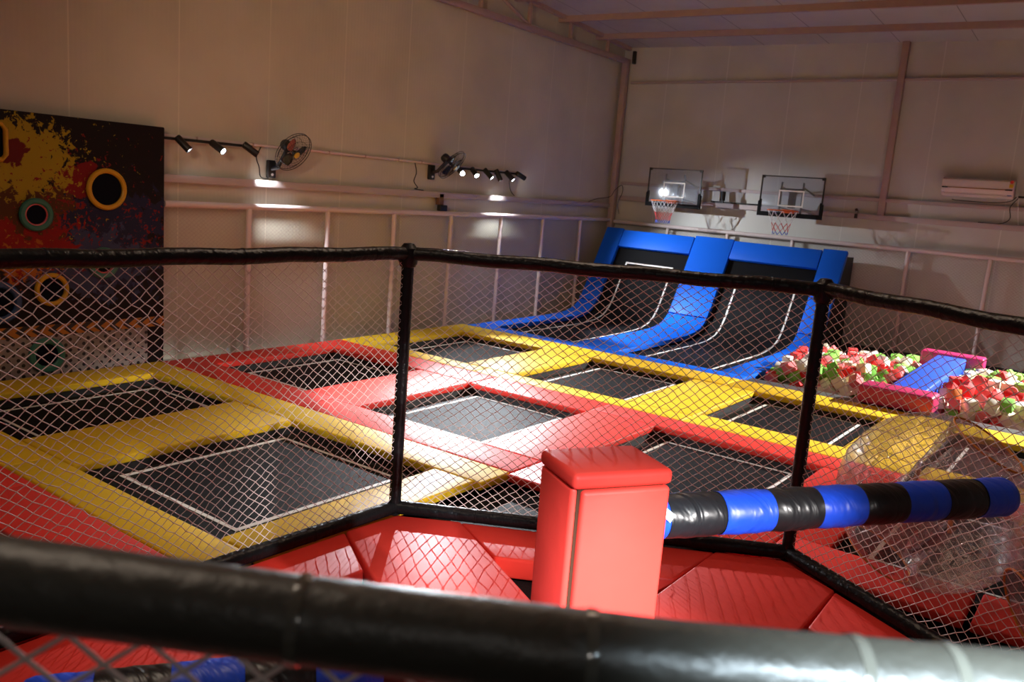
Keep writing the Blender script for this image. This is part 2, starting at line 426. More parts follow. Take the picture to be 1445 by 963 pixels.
trim(MB().box(-.1, 14, 6.0, 6.05, 4.035, 4.075), 'girt', bevel=.004)
trim(MB().box(-.1, 14, 5.98, 6.05, 2.235, 2.29), 'girt', bevel=.004)
trim(MB().box(-.1, 14, 5.95, 6.05, 1.955, 2.035), 'girt', bevel=.004)
trim(MB().box(WL, -.20, -9, 6.0, 1.80, 1.88), 'girt', bevel=.006)                  # left wall channel
trim(MB().box(WL, -.0, -9, 6.05, -.65, -.10), 'ledge', bevel=.01)                  # ledge between pads and wall
# thin conduit pipe along the left wall with saddle clips
mb = MB().rod((-.262, -9, 2.262), (-.262, 2.95, 2.262), .016, 10)
pr = mb.build('conduit_pipe', 'pipe'); tag(pr, 'thin pale conduit pipe running along the left wall above the fans', 'pipe')
for v in (-2.7, -2.0, -1.55, -.9, -.3, .3, .75):
    MB().box(-.30, -.246, v - .012, v + .012, 2.244, 2.281).build('pipe_clip', 'steel', pr, bevel=.003)

# ------------------------------------------------------------------ perimeter fences
def fence(name, label, rail_a, rail_b, posts, z, A, B, seed):
    t = thing(name, label, 'fence', ((rail_a[0] + rail_b[0]) / 2, (rail_a[1] + rail_b[1]) / 2, 0))
    MB().tube([(*rail_a, z), (*rail_b, z)], .034, 14).build('top_rail', 'pipe', t)
    for p in posts: MB().rod((*p, -.12), (*p, z - .02), .031, 12).build('post', 'pipe', t)
    net_obj('net', 'fence_net', t, A, B, 0, z - .02, .056, .044, .0017, .004, seed, 3)
    return t
fence('padded_fence', 'pale pipe fence with fine netting along the left wall', (-.19, -3.105), (-.19, 5.93),
      [(-.19, v) for v in (-2.08, -.94, .21, 1.37, 2.55, 3.70, 4.87)], 1.582, (-.225, -3.10), (-.225, 5.93), 3)
fence('padded_fence', 'white pipe fence with netting along the back wall behind the foam pit', (-.1, 5.90), (10.5, 5.90),
      [(u, 5.90) for u in (1.0, 2.12, 3.24, 5.0, 6.10, 7.2)], 1.555, (-.1, 5.935), (10.5, 5.935), 4)

# ------------------------------------------------------------------ target wall with paint splashes
t = thing('target_wall', 'black printed target wall with paint splashes and round target holes', 'wall game', (-.2, -5.0, -.1))
MB().box(-.29, -.165, -7.2, -3.115, -.1, 2.335).build('panel', 'mural', t, loc=None, bevel=.012)
pn = [c for c in t.children if c.name.startswith('panel')][0]
pn.data.transform(Matrix.Translation(Vector(t['_org']))); pn.location = -Vector(t['_org'])      # keep print coordinates in metres from the hall's origin
def printed(name, m, y0, y1, z0, z1):
    o = MB().box(-.17, -.160, y0, y1, z0, z1).build(name, m, t)
    o.data.transform(Matrix.Translation(Vector(t['_org']))); o.location = -Vector(t['_org']); return o
printed('chevron_strip', 'chevron', -7.2, -3.118, .335, .435)
printed('dotted_skirt', 'dots', -7.2, -3.30, -.10, .335)
def target(y, z, ro, ri, m, inner=None):
    Mx = place((-.16, y, z), (1, 0, 0))
    pr_ = [(ri, 0), (ri, .02), (ri + .012, .03), (ro - .012, .03), (ro, .018), (ro, 0)]
    rg = MB().lathe(pr_, 36, Mx).build('target_ring', m, t)
    MB().lathe([(0.0005, .004), (ri * .985, .004)], 36, Mx).build('pocket', 'hole', rg if False else t)
    if inner: MB().lathe([(ri - .012, .0), (ri - .012, .016), (ri, .02), (ri, .0)], 36, Mx).build('inner_ring', inner, t)
target(-3.72, 1.70, .196, .15, 'ring_yellow')
target(-4.37, 1.446, .148, .098, 'ring_green', 'ring_pink')
target(-3.755, 1.00, .150, .10, 'ring_green', 'ring_pink')
target(-4.245, .765, .153, .112, 'ring_yellow')
target(-4.30, .155, .165, .105, 'ring_green')
target(-4.70, .67, .19, .13, 'ring_blue')
# rounded yellow frame at the picture's left edge
pa = [(-.15, -4.78 + .17 * sx, 2.06 + .15 * sz) for sx, sz in ((-1, -.7), (-.8, -1), (.8, -1), (1, -.7), (1, .7), (.8, 1), (-.8, 1), (-1, .7))]
MB().tube(pa, .022, 10, closed=True).build('square_target_frame', 'ring_yellow', t)
MB().box(-.166, -.158, -4.93, -4.63, 1.93, 2.19).build('pocket', 'hole', t)

# ------------------------------------------------------------------ trampolines
ZM = -.10
def tramp(label, x0, x1, y0, y1, poly=None, lines=True):
    t = thing('trampoline', label, 'trampoline', ((x0 + x1) / 2, (y0 + y1) / 2, -.6), 'sunken trampolines')
    # frame skirt round the opening, under the pads
    mb = MB()
    if poly is None:
        for a in ((x0 - .03, x0 + .0, y0 - .03, y1 + .03), (x1, x1 + .03, y0 - .03, y1 + .03), (x0, x1, y0 - .03, y0), (x0, x1, y1, y1 + .03)):
            mb.box(*a, -.6, -.062)
        mb.build('frame', 'skirt', t, smooth=0)
        MB().box(x0, x1, y0, y1, -.128, -.118).build('spring_cover', 'skirt', t, smooth=0)
        e = .085
        bed = MB().prism([(x0 + e, y0 + e), (x1 - e, y0 + e), (x1 - e, y1 - e), (x0 + e, y1 - e)], ZM - .012, ZM)
        bed.build('jumping_bed', 'mesh_mat', t, smooth=0)
        big = 'large yellow' in label; du, du1, dv, dv1, w = (.10, .19, .25, .145, .028) if big else (.165, .19, .25, .085, .022)
        u0, u1, v0, v1 = x0 + du, x1 - du1, y0 + dv, y1 - dv1
        mb = MB(); h0, h1 = ZM, ZM + .003
        mb.box(u0, u1, v0, v0 + w, h0, h1); mb.box(u0, u1, v1 - w, v1, h0, h1)
        mb.box(u0, u0 + w * 1.3, v0 + w, v1 - w, h0, h1); mb.box(u1 - w * 1.3, u1, v0 + w, v1 - w, h0, h1)
        mb.build('border_line', 'tape', t, smooth=0)
    else:
        MB().prism(poly, -.6, -.125).build('frame', 'skirt', t, smooth=0)
        MB().prism(poly, ZM - .012, ZM).build('jumping_bed', 'mesh_mat', t, smooth=0)
    return t
tramp('trampoline in the far yellow row, in the corner nearest the left wall', .44, 1.81, -.565, 1.03)
tramp('trampoline in the middle of the far yellow row, in front of the blue ramp', 2.512, 3.91, -.568, 1.085)
tramp('trampoline of the far yellow row directly in front of the foam pit', 4.638, 6.0, -.44, 1.056)
tramp('far right trampoline, mostly hidden behind the clear bubble ball', 6.62, 8.0, -.44, 1.05)
tramp('trampoline framed in red beside the left wall fence', .384, 1.757, -2.856, -1.27)
tramp('brightly lit trampoline with red pads all round, left of the red post', 2.482, 3.882, -2.866, -1.302)
tramp('dark trampoline with red pads seen just right of the red post', 4.56, 6.05, -2.83, -1.19)
tramp('trampoline with red pads underneath the clear bubble ball', 6.6, 8.0, -2.85, -1.19)
tramp('dark trampoline in front of the paint splash target wall', .42, 1.706, -5.366, -3.574)
tramp('large yellow framed trampoline at the front left of the hall', 2.463, 4.033, -5.366, -3.594)
tramp('cut off corner of trampoline just beyond the cage, left of the red post', 4.46, 6.1, -4.4, -3.30, [(4.47, -4.37), (4.47, -3.30), (6.30, -3.30)])
tramp('cut off corner of trampoline outside the cage below the bubble ball', 6.62, 8.1, -4.2, -3.30, [(6.62, -3.30), (6.62, -3.32), (8.3, -4.29), (8.3, -3.30)])
tramp('dark trampoline opening beyond the red strip at the lower left', 2.6, 4.0, -7.6, -6.12)

# ------------------------------------------------------------------ safety pads between the trampolines
def pad(x0, x1, y0, y1, m, label, z0=-.062, z1=0., grp=None, name='safety_pad'):
    g = .003
    mb = MB(); mb.box(x0 + g, x1 - g, y0 + g, y1 - g, z0, z1)
    o = mb.build(name, m, bevel=.014, seg=3, smooth=40)
    return tag(o, label, 'pad', grp or (m + ' safety pads'))
Y, RD = 'yellow', 'red'
# far row strips
C1, C2, C3, C4 = 2.14, 4.27, 6.31, 9.2
pad(0, 2.512, 1.03, 1.553, Y, 'yellow strip pad along the blue ramp nearest the left wall')
pad(2.512, C2, 1.085, 1.553, Y, 'yellow strip pad along the front of the blue ramp, right stretch')
pad(C2, C3, 1.056, 1.545, Y, 'yellow strip pad under the front magenta block')
pad(C3, C4, 1.05, 1.535, Y, 'creased yellow strip pad in front of the foam pit, above the bubble ball')
pad(0, C1, -.836, -.565, Y, 'narrow yellow strip on the near side of the far left trampoline')
pad(C1, 4.638, -.836, -.568, Y, 'narrow yellow strip on the near side of the middle far trampoline')
pad(4.638, C3, -.836, -.44, Y, 'narrow yellow strip on the near side of the foam pit trampoline')
pad(C3, C4, -.836, -.44, Y, 'narrow yellow strip seen through the bubble ball')
pad(0, .44, -.565, 1.03, Y, 'yellow pad against the left fence in the far row')
pad(1.81, 2.512, -.565, 1.03, Y, 'yellow cross pad between the left and middle far trampolines')
pad(3.91, 4.638, -.568, 1.056, Y, 'yellow cross pad between the middle and foam pit trampolines')
pad(6.0, 6.62, -.44, 1.056, Y, 'yellow cross pad left of and behind the bubble ball')
pad(8.0, C4, -.44, 1.05, Y, 'yellow pad at the far right beyond the bubble ball')
# middle row
pad(0, 2.482, -1.27, -.836, RD, 'red strip on the far side of the trampoline by the left fence')
pad(2.482, 3.882, -1.302, -.836, RD, 'red strip on the far side of the brightly lit trampoline')
pad(3.882, C3, -1.19, -.836, RD, 'red strip on the far side of the trampoline right of the red post')
pad(C3, C4, -1.19, -.836, RD, 'red strip seen through the middle of the bubble ball')
pad(0, .384, -2.856, -1.27, RD, 'red pad against the left fence')
pad(1.757, 2.482, -2.856, -1.27, RD, 'bright red cross pad left of the brightly lit trampoline')
pad(3.882, 4.56, -2.86, -1.19, RD, 'red cross pad right of the brightly lit trampoline')
pad(6.05, 6.6, -2.85, -1.19, RD, 'red cross pad left of the bubble ball')
pad(8.0, C4, -2.85, -1.19, RD, 'red pad at the right behind both bubble balls')
pad(0, C1, -3.247, -2.856, RD, 'red strip bordering the yellow strip near the target wall')
pad(C1, 4.46, -3.247, -2.86, RD, 'red strip on the near side of the brightly lit trampoline')
pad(4.46, 6.32, -3.30, -2.86, RD, 'red strip behind the top of the red post')
pad(6.32, 7.40, -3.30, -2.85, RD, 'red strip under the bubble ball just outside the cage')
pad(7.43, C4, -3.30, -2.85, RD, 'red strip at the right edge after a gap, under the second ball')
# front row
pad(-.02, C1, -3.574, -3.247, Y, 'yellow strip running out from the foot of the target wall')
pad(C1, 4.455, -3.594, -3.247, Y, 'yellow strip on the far side of the large front trampoline')
pad(-.02, .42, -5.366, -3.574, Y, 'yellow pad along the foot of the target wall')
pad(1.706, 2.463, -5.366, -3.584, Y, 'wide yellow cross pad between the two front left trampolines')
pad(4.033, 4.40, -5.366, -3.594, Y, 'yellow pad between the front trampoline and the cage post')
pad(2.2, 4.34, -5.683, -5.366, Y, 'yellow strip on the near side of the large front trampoline')
pad(-.02, 2.2, -5.683, -5.366, Y, 'yellow strip at the left picture edge')
pad(-.02, 2.6, -8.2, -5.683, RD, 'wide red pad at the left picture edge')
pad(2.6, 4.33, -6.12, -5.683, RD, 'red strip below the large yellow framed trampoline')
pad(4.0, 4.30, -7.6, -6.12, RD, 'red pad outside the cage at the lower left corner')

# ------------------------------------------------------------------ blue wall ramp
RAMP = [(1.82, 0), (3.6, 0), (3.95, .008), (4.2, .03), (4.4, .075), (4.52, .13), (4.62, .215), (4.72, .34), (5.36, 1.44)]
def ribbon(mb, prof, u0, u1, th, off=0.):
    """a pad that follows the ramp profile between u0 and u1; th thick below the surface"""
    P = [Vector((0, v, z)) for v, z in prof]; L = len(P); top = []; bot = []
    for i in range(L):
        tg = (P[min(i + 1, L - 1)] - P[max(i - 1, 0)]).normalized(); nn = Vector((0, -tg.z, tg.y))
        top.append(P[i] + nn * off); bot.append(P[i] + nn * (off - th))
    vs = []
    for i in range(L):
        for u, p in ((u0, bot[i]), (u1, bot[i]), (u1, top[i]), (u0, top[i])): vs.append((u, p.y, p.z))
    fs = [(0, 1, 2, 3)[::-1], tuple(range(4 * (L - 1), 4 * L))]
    for i in range(L - 1):
        for k in range(4): fs.append((4 * i + k, 4 * i + (k + 1) % 4, 4 * i + 4 + (k + 1) % 4, 4 * i + 4 + k))
    mb.add(vs, fs); return mb
def dense(prof, n=40):
    P = np.array(prof); s = np.r_[0, np.cumsum(np.linalg.norm(np.diff(P, axis=0), axis=1))]; q = np.linspace(0, s[-1], n)
    return [(float(np.interp(x, s, P[:, 0])), float(np.interp(x, s, P[:, 1]))) for x in q]
FL = RAMP[:7]; UP = RAMP[6:]
rp = thing('wall_ramp', 'blue padded wall ramp with two curved black trampolines', 'ramp trampoline', (2.17, 3.6, -.6))
for u0, u1 in ((.42, 1.785), (2.47, 3.90)):
    bed = ribbon(MB(), dense([(1.78, 0)] + RAMP, 60), u0 + .03, u1 - .03, .01, -.075).build('jumping_bed', 'mesh_mat', rp)
    mb = MB(); lp = [(2.1, 0)] + RAMP[1:-1] + [(5.07, .942)]
    for a in (u0 + .23, u1 - .26): ribbon(mb, dense(lp, 50), a, a + .028, .003, -.071)
    ribbon(mb, [(5.055, .916), (5.07, .942)], u0 + .23, u1 - .232, .003, -.071)
    mb.build('border_line', 'tape', bed)
    ribbon(MB(), dense([(1.7, 0)] + RAMP, 40), u0 - .1, u1 + .1, .02, -.12).build('backing_sheet', 'skirt', rp)
    ribbon(MB(), [(5.195, 1.156), (5.36, 1.44)], u0 + .006, u1 - .006, .075, .016).build('top_pad', 'blue', rp, bevel=.012)
for u0, u1 in ((.07, .42), (1.785, 2.47), (3.90, 4.27)):
    ribbon(MB(), FL, u0 + .003, u1 - .003, .07).build('floor_pad', 'blue', rp, bevel=.012)
    ribbon(MB(), [(4.625, .222), (4.72, .34), (5.375, 1.465)], u0 + .003, u1 - .003, .085, .012).build('wall_pad', 'blue', rp, bevel=.014)
MB().box(.07, 4.27, 1.557, 1.82, -.07, -.002).build('front_pad', 'blue', rp, bevel=.014)
for u in (.075, 4.235):
    P = [(1.56, -.6), (5.75, -.6), (5.75, 1.36), (5.40, 1.36)] + [(v + .05, z - .09) for v, z in RAMP[::-1][1:]] + [(1.56, -.08)]
    mb = MB(); n = len(P); vs = [(u, v, z) for v, z in P] + [(u + .03, v, z) for v, z in P]
    mb.add(vs, [tuple(range(n))[::-1], tuple(range(n, 2 * n))] + [(i, (i + 1) % n, n + (i + 1) % n, n + i) for i in range(n)])
    mb.build('side_sheet', 'navy_edge', rp, smooth=0)
MB().box(.10, 4.24, 5.68, 5.75, -.6, 1.36).build('back_sheet', 'navy_edge', rp, smooth=0)

# ------------------------------------------------------------------ foam pit
o = MB().box(4.30, 9.3, 1.55, 1.835, -.6, -.012).build('pit_edge_pad', 'grey_pad', bevel=.02, seg=3); tag(o, 'grey black padded ledge along the front of the foam pit', 'pad')
mb = MB(); q = [(4.30, 1.835), (9.3, 1.835), (9.3, 4.40), (4.30, 4.40), (9.3, 5.86), (4.30, 5.86)]; zz = (-.245, -.245, .01, .01, .01, .01)
mb.add([(u, v, -.6) for u, v in q] + [(u, v, z) for (u, v), z in zip(q, zz)], [(3, 2, 1, 0), (5, 4, 2, 3), (6, 7, 8, 9), (9, 8, 10, 11), (0, 1, 7, 6), (1, 2, 8, 7), (2, 4, 10, 8), (4, 5, 11, 10), (5, 3, 9, 11), (3, 0, 6, 9)])
o = mb.build('floor_pit', 'skirt', smooth=0); struct(o)
t = thing('balance_beam', 'blue balance beam between two magenta blocks across the foam pit', 'balance beam', (6.0, 3.1, -.31))
MB().box(5.585, 6.345, 1.56, 1.93, .0, .205).build('end_block', 'pink', t, bevel=.04, seg=4)
MB().box(5.66, 6.42, 4.36, 4.62, .06, .30).build('end_block', 'pink', t, bevel=.03, seg=4)
mb = MB(); q = [(u, v, z) for v, z0, z1 in ((1.9, -.02, .165), (4.40, .06, .265)) for u in (5.80 if v < 3 else 5.86, 6.18 if v < 3 else 6.22) for z in (z0, z1)]
mb.add(q, [(0, 1, 3, 2), (4, 6, 7, 5), (0, 4, 5, 1), (2, 3, 7, 6), (0, 2, 6, 4), (1, 5, 7, 3)]); mb.build('beam', 'beam_blue', t, bevel=.025, seg=3)
MB().box(5.75, 6.3, 4.42, 4.58, .0, .07).build('support_leg', 'pink', t, bevel=.02)

BLK = "6832,2238,185,-267,21,12,110;6968,3140,196,-6,307,18,125;6955,2140,163,40,-2,-17,118;6439,2170,174,-37,178,208,110;6673,3307,200,-49,-167,157,110;6836,3113,189,155,-10,178,125;6546,3239,197,-66,147,157,118;7111,3014,179,-133,15,22,118;6731,3540,198,-232,53,113,125;6563,3071,186,79,-250,128,125;4806,2141,195,199,15,-29,110;6703,3170,183,153,9,-183,118;6641,3739,197,-93,-59,-133,110;6327,2924,180,-152,9,-107,118;5369,2649,191,36,-18,-196,125;7007,2629,155,75,-7,-26,125;6898,2977,160,-41,113,-172,125;4738,2575,191,270,86,54,125;6976,2435,142,-129,-26,27,118;5322,3297,199,52,-67,27,118;6786,3790,183,-98,-70,106,118;4942,2188,173,127,-9,10,125;6897,2730,147,-29,-233,110,110;5061,2455,176,165,255,29,118;6409,3090,166,252,-66,18,125;6824,3407,166,-29,227,-43,118;7061,4110,177,157,10,-160,125;5400,3435,191,-82,0,270,118;6815,2121,126,-185,-73,-126,118;5615,3692,193,277,80,48,110;4815,3316,197,-167,-3,288,118;6491,2656,144,-166,1,-65,118;4844,3049,186,32,175,-163,118;5407,2786,167,-166,-5,260,118;6464,2860,147,34,89,-194,110;6838,4047,171,10,2,-17,125;4470,3159,192,-136,-6,17,118;7060,2338,117,-20,307,33,118;6752,4190,173,-192,8,-247,125;5416,3182,171,-148,31,-96,110;7146,2655,121,3,-285,9,118;5134,2810,163,-162,12,-293,118;5259,2733,157,-28,-167,157,110;4485,3025,179,-309,9,-106,110;6324,2664,132,56,288,-40,125;6699,2713,124,-167,186,91,110;7279,2276,100,1,147,178,118;7274,2146,96,-10,-314,-4,118;6682,4067,161,205,183,-39,118;6794,2570,116,73,-29,221,125;4852,2900,163,3,-18,79,118;4887,2488,150,33,-224,59,118;6501,4001,159,-84,167,-157,125;7140,3985,146,-136,195,41,110;6833,2438,108,103,-12,202,118;6573,3869,153,167,-3,31,125;6622,2831,123,18,-259,31,118;4706,2969,165,-2,12,-166,110;6695,2317,107,224,81,150,118;6991,3779,141,157,-6,70,125;5133,2200,134,40,65,-276,125;5621,4108,177,-4,9,-196,125;4633,2842,161,-110,-147,-157,110;6725,3935,149,9,-3,35,118;6425,2317,110,72,63,-73,118;4681,2717,156,-8,309,54,125;5094,2600,143,183,-17,8,118;6981,3272,121,-227,-81,-144,110;6628,2132,96,-194,-8,223,110;6631,3552,135,17,93,21,110;7137,2195,87,-143,80,-167,125;6968,3431,124,153,54,200,110;5417,2147,119,234,68,-134,118;5676,2618,126,-211,62,179,110;6784,2838,109,-104,227,-47,125;5573,2762,129,95,85,-13,118;5438,4048,167,93,147,157,118;5493,3767,158,144,244,-15,110;5672,2893,129,-198,64,181,125;7035,3571,120,-169,-11,217,118;4968,2655,136,19,10,-134,110;5226,2596,129,145,147,157,125;5111,3211,148,83,-6,-271,118;6365,3809,139,-300,-2,-60,125;6882,3688,125,175,22,-34,118;4467,2895,151,22,167,-157,110;6735,3670,125,-48,-147,-157,110;4779,2795,140,-42,-169,101,110;5269,3840,158,-30,-307,-77,118;5533,2884,126,-65,-107,263,118;6714,2995,105,-211,56,-65,125;5723,3733,145,-16,75,-289,118;7176,2402,78,-187,83,156,118;4635,2168,122,-96,16,-192,125;6978,3967,125,-85,-92,-142,125;7091,3455,108,153,-9,200,118;6919,2323,80,37,-2,-25,110;5157,2340,115,287,82,6,125;4953,2345,119,-8,309,57,125;4952,2791,129,-114,75,67,125;4891,3976,160,-32,146,162,118;5339,2445,108,-136,-44,-141,118;5574,3950,145,-94,25,-2,118;7122,2809,81,56,-74,-295,118;5179,3956,150,119,-43,240,125;4442,2656,127,0,-10,153,110;6499,3703,115,-249,11,-2,125;6347,3535,112,205,142,79,125;6467,2137,70,45,136,-106,110;5034,3984,150,159,147,157,110;6484,3021,94,240,60,-57,110;6434,4144,126,-201,-82,146,118;4697,2494,115,-139,62,-203,110;5479,2474,98,-31,-51,-119,110;5650,3390,120,275,69,-51,110;6599,3434,101,-4,-301,-137,110;4812,2351,104,147,314,4,110;5095,3801,138,-162,9,-205,110;6408,2746,82,5,106,-215,118;6307,2521,77,61,309,-1,125;4949,3752,138,-26,147,157,118;4416,3960,154,-4,167,-158,110;5585,2182,81,-140,231,11,110;6812,3286,87,-1,-304,-144,110;4815,2238,97,0,10,-153,118;5191,3712,130,160,-10,126,110;5101,3430,124,-14,-95,266,110;7133,3727,91,169,77,-219,125;5505,3635,121,62,135,169,110;5566,2332,83,81,-76,97,110;4819,2620,106,-72,-86,-260,125;7229,3118,71,-67,-167,157,125;5602,3556,115,-5,9,-212,125;7095,3239,76,11,-9,111,110;6946,2795,66,-164,-82,-204,118;5350,2298,84,234,-34,187,118;5734,3512,109,208,29,-27,110;5091,3584,124,-151,-147,-157,125;7050,3079,70,113,-167,156,118;6478,3375,89,-48,167,-157,110;6535,2252,56,294,83,-12,110;6675,3314,82,-8,-147,-157,125;4938,3869,130,-3,-10,184,110;6519,3555,89,-152,-226,-6,118;5374,2572,83,88,-203,-63,110;6305,3390,86,110,-160,48,125;6311,2132,50,284,-17,162,110;6846,3106,66,-19,-167,157,118;4951,3617,118,48,137,-85,118;6349,3232,79,159,-3,168,125;5247,3532,109,-29,167,-157,118;5507,3331,98,274,63,-64,110;4580,2603,96,-202,45,34,110;6528,3242,75,-41,167,-157,125;4510,3836,131,-310,-9,114,118;7039,2528,44,203,-27,-49,125;4919,3459,112,40,-167,156,125;4685,3819,125,83,147,157,110;6821,2236,38,-289,-57,-81,110;5688,2319,63,55,6,163,118;4541,2330,86,71,-210,93,118;7026,2939,53,-157,-3,155,118;6326,4194,100,54,29,271,125;6690,3167,64,-165,5,-238,118;5405,3534,99,-159,-60,116,118;5338,3386,96,126,70,67,118;4969,2543,80,-245,28,-130,110;6913,3524,68,2,-217,-116,125;4841,3569,110,-146,0,-125,110;6302,2979,64,-304,0,0,125;6592,2988,57,217,233,19,110;6301,3107,66,-43,155,124,110;4760,3699,113,-175,29,231,125;5692,3932,99,-29,-76,-134,125;5292,2936,79,-36,12,-2,125;4939,2128,63,-31,3,47,118;5011,3333,95,191,25,-72,125;4598,4078,124,-31,-240,31,110;5590,3806,96,-105,259,88,110;5632,3238,79,164,147,157,118;6871,2931,45,96,201,142,125;6732,2425,33,217,52,-89,125;6983,2162,20,203,-40,137,125;5610,2547,58,-77,-43,55,118;5494,4198,105,60,49,246,118;5501,2669,62,258,-13,180,110;6762,3445,57,-29,-235,2,125;5622,3124,71,150,-147,-157,110;4734,3519,99,167,-3,33,118;5379,3243,78,-165,-31,217,110;5257,3203,77,-301,-10,43,125;4643,3331,91,-91,-147,-157,110;4615,3466,95,-174,-16,191,125;5221,2177,47,205,-232,-23,125;7256,2637,19,-147,0,5,118;4508,3556,99,-40,147,157,110;4450,3366,94,-160,0,-252,125;4849,3330,84,-111,-147,-157,110;5599,3016,60,167,1,-7,110;5159,3100,71,253,-142,-51,118;6836,2686,24,81,147,157,118;5099,2452,52,301,98,22,125;6457,2394,22,-127,66,143,118;6847,4304,67,-165,-6,255,118;5660,2723,47,-91,-229,-13,125;6302,2292,21,0,-91,157,125;4487,3227,83,-142,16,-90,125;6303,2856,36,0,167,-157,125;5423,2987,57,10,147,157,110;6520,2809,30,6,-50,-193,110;6486,2608,25,146,-148,77,125;4588,3937,100,-24,246,-59,110;6649,2258,10,-107,57,-247,110;6938,2438,9,6,-113,-186,110;7096,2661,12,-293,20,102,118;6942,2595,13,-56,284,-55,110;4850,3074,68,-59,-175,151,125;5524,3446,64,-78,93,-274,110;6684,4258,63,-308,8,-94,118;4449,4193,106,-266,75,-127,125;4431,2454,58,-129,-11,12,118;7266,2519,3,5,147,157,110;5406,2817,48,-136,147,157,125;7039,4111,51,-305,4,-41,125;5341,3679,73,169,-62,-232,118;6656,2678,18,134,-128,91,125;6551,4299,63,55,147,157,110;5159,2940,52,147,2,-295,110;4498,3054,68,-30,167,-157,118;5249,2786,45,-25,-167,157,125;6578,4155,56,-157,-10,157,125;5296,3092,52,44,-147,-157,110;6850,4067,47,6,8,-87,125;4702,3005,59,154,-144,-152,110;7043,2337,-7,134,-179,157,125;7212,2291,-12,168,0,8,110;4552,2200,36,238,67,-145,118;4710,2147,28,-217,-35,96,110;6595,2515,0,203,-52,35,110;5242,2329,22,-8,-232,6,125;4633,2857,48,-133,-147,-157,118;7082,3899,27,-311,-10,130,118;5037,2880,39,59,-147,-157,125;5365,2689,27,-137,-167,157,110;5191,3390,50,-17,95,-48,125;6899,3884,29,-150,-7,76,125;5469,2393,16,103,98,-177,118;7260,2128,-28,-76,-167,157,125;5480,2232,10,-7,90,0,118;6645,4030,36,0,-167,157,110;6465,4021,39,-144,-147,-157,118;5573,4320,65,-52,167,-157,110;6606,2384,-10,-9,4,-274,110;4686,2412,29,-294,-56,113,110;4743,3210,50,-83,-70,117,125;5378,3826,54,-233,47,-63,110;6714,2846,0,-38,86,267,125;5409,4327,65,-130,147,157,110;6742,2163,-23,-47,8,-218,110;5341,4217,62,166,3,-35,125;5084,2631,23,-85,126,107,125;6725,3883,25,-148,-5,53,118;4455,2920,43,5,-9,105,110;4961,3221,41,-71,-33,77,125;6328,4036,36,-18,147,157,110;6814,3783,19,-65,167,-157,125;6558,3861,26,-304,0,2,125;5065,4266,67,-150,-7,76,125;5225,4259,63,-4,9,-197,118;5636,4086,49,154,-9,189,125;4824,2818,30,-114,145,101,118;7015,3799,13,131,-167,157,110;4687,2687,28,-16,147,157,125;4448,2792,35,-167,-3,289,118;7018,3654,6,-162,8,-214,125;6318,2447,-14,220,95,-151,110;6609,2120,-30,-165,-6,251,110;5238,2641,11,6,8,-91,118;5473,4047,45,-156,-147,-157,125;7100,2094,-42,-117,-15,106,118;6435,3810,18,-157,10,-152,118;5691,2160,-13,-157,11,155,125;6698,3687,9,143,-167,157,125;5243,4073,48,-10,-167,157,125;4929,2672,15,-34,167,-157,118;5568,2884,8,240,102,-63,110;4907,2944,21,-136,200,101,110;4530,4340,67,0,304,157,110;5346,2121,-12,-166,-214,-20,125;6746,2569,-28,102,-92,-41,110;6454,2932,-12,95,-68,57,125;5475,3131,12,219,39,-21,125;4557,2742,17,153,9,-194,110;4894,4062,47,101,147,157,125;4964,2389,-2,33,-167,157,125;7071,3445,-15,164,-147,-157,125;6829,3617,-6,148,5,-267,110;6440,2219,-38,-192,-58,206,110;5056,4023,39,152,8,-216,118;6302,3677,4,0,304,156,118"
cols = ['red'] * 24 + ['pink'] * 24 + ['green'] * 19 + ['cream'] * 18 + ['white'] * 15 + ['orange'] * 2
bdata = {}
def block_mesh(c, wedge):
    k = (c, wedge)
    if k not in bdata:
        mb = MB()
        if wedge == 1: mb.lathe([(0.001, -.5), (.42, -.5), (.5, -.42), (.5, .42), (.42, .5), (0.001, .5)], 18)
        else: mb.box(-.5, .5, -.5, .5, -.5, .5)
        o = mb.build('foam_cube' if wedge == 0 else 'foam_roll', M['f_' + c], loc=(0, 0, 0), bevel=.05 if wedge == 0 else 0, seg=2)
        bdata[k] = o.data; bpy.data.objects.remove(o)
    return bdata[k]
rb = random.Random(21)
for i, s in enumerate(BLK.split(';')):
    x, y, z, a, e, c_, sz = [int(v) for v in s.split(',')]
    c = rb.choice(cols); w = 1 if rb.random() < .03 else 0
    o = bpy.data.objects.new('foam_roll' if w else 'foam_cube', block_mesh(c, w)); COL.objects.link(o)
    o.location = (x / 1000, y / 1000, z / 1000); o.rotation_euler = (a / 100, e / 100, c_ / 100); o.scale = [sz / 1000 * .98] * 3
    side = 'left of' if x / 1000 < 6.0 else 'right of'
    tag(o, 'loose %s foam %s in the pit, %s the blue balance beam' % (c, 'roll' if w else 'cube', side), 'foam block',
        'loose %s foam %s %s the beam' % (c, 'rolls' if w else 'cubes', side))

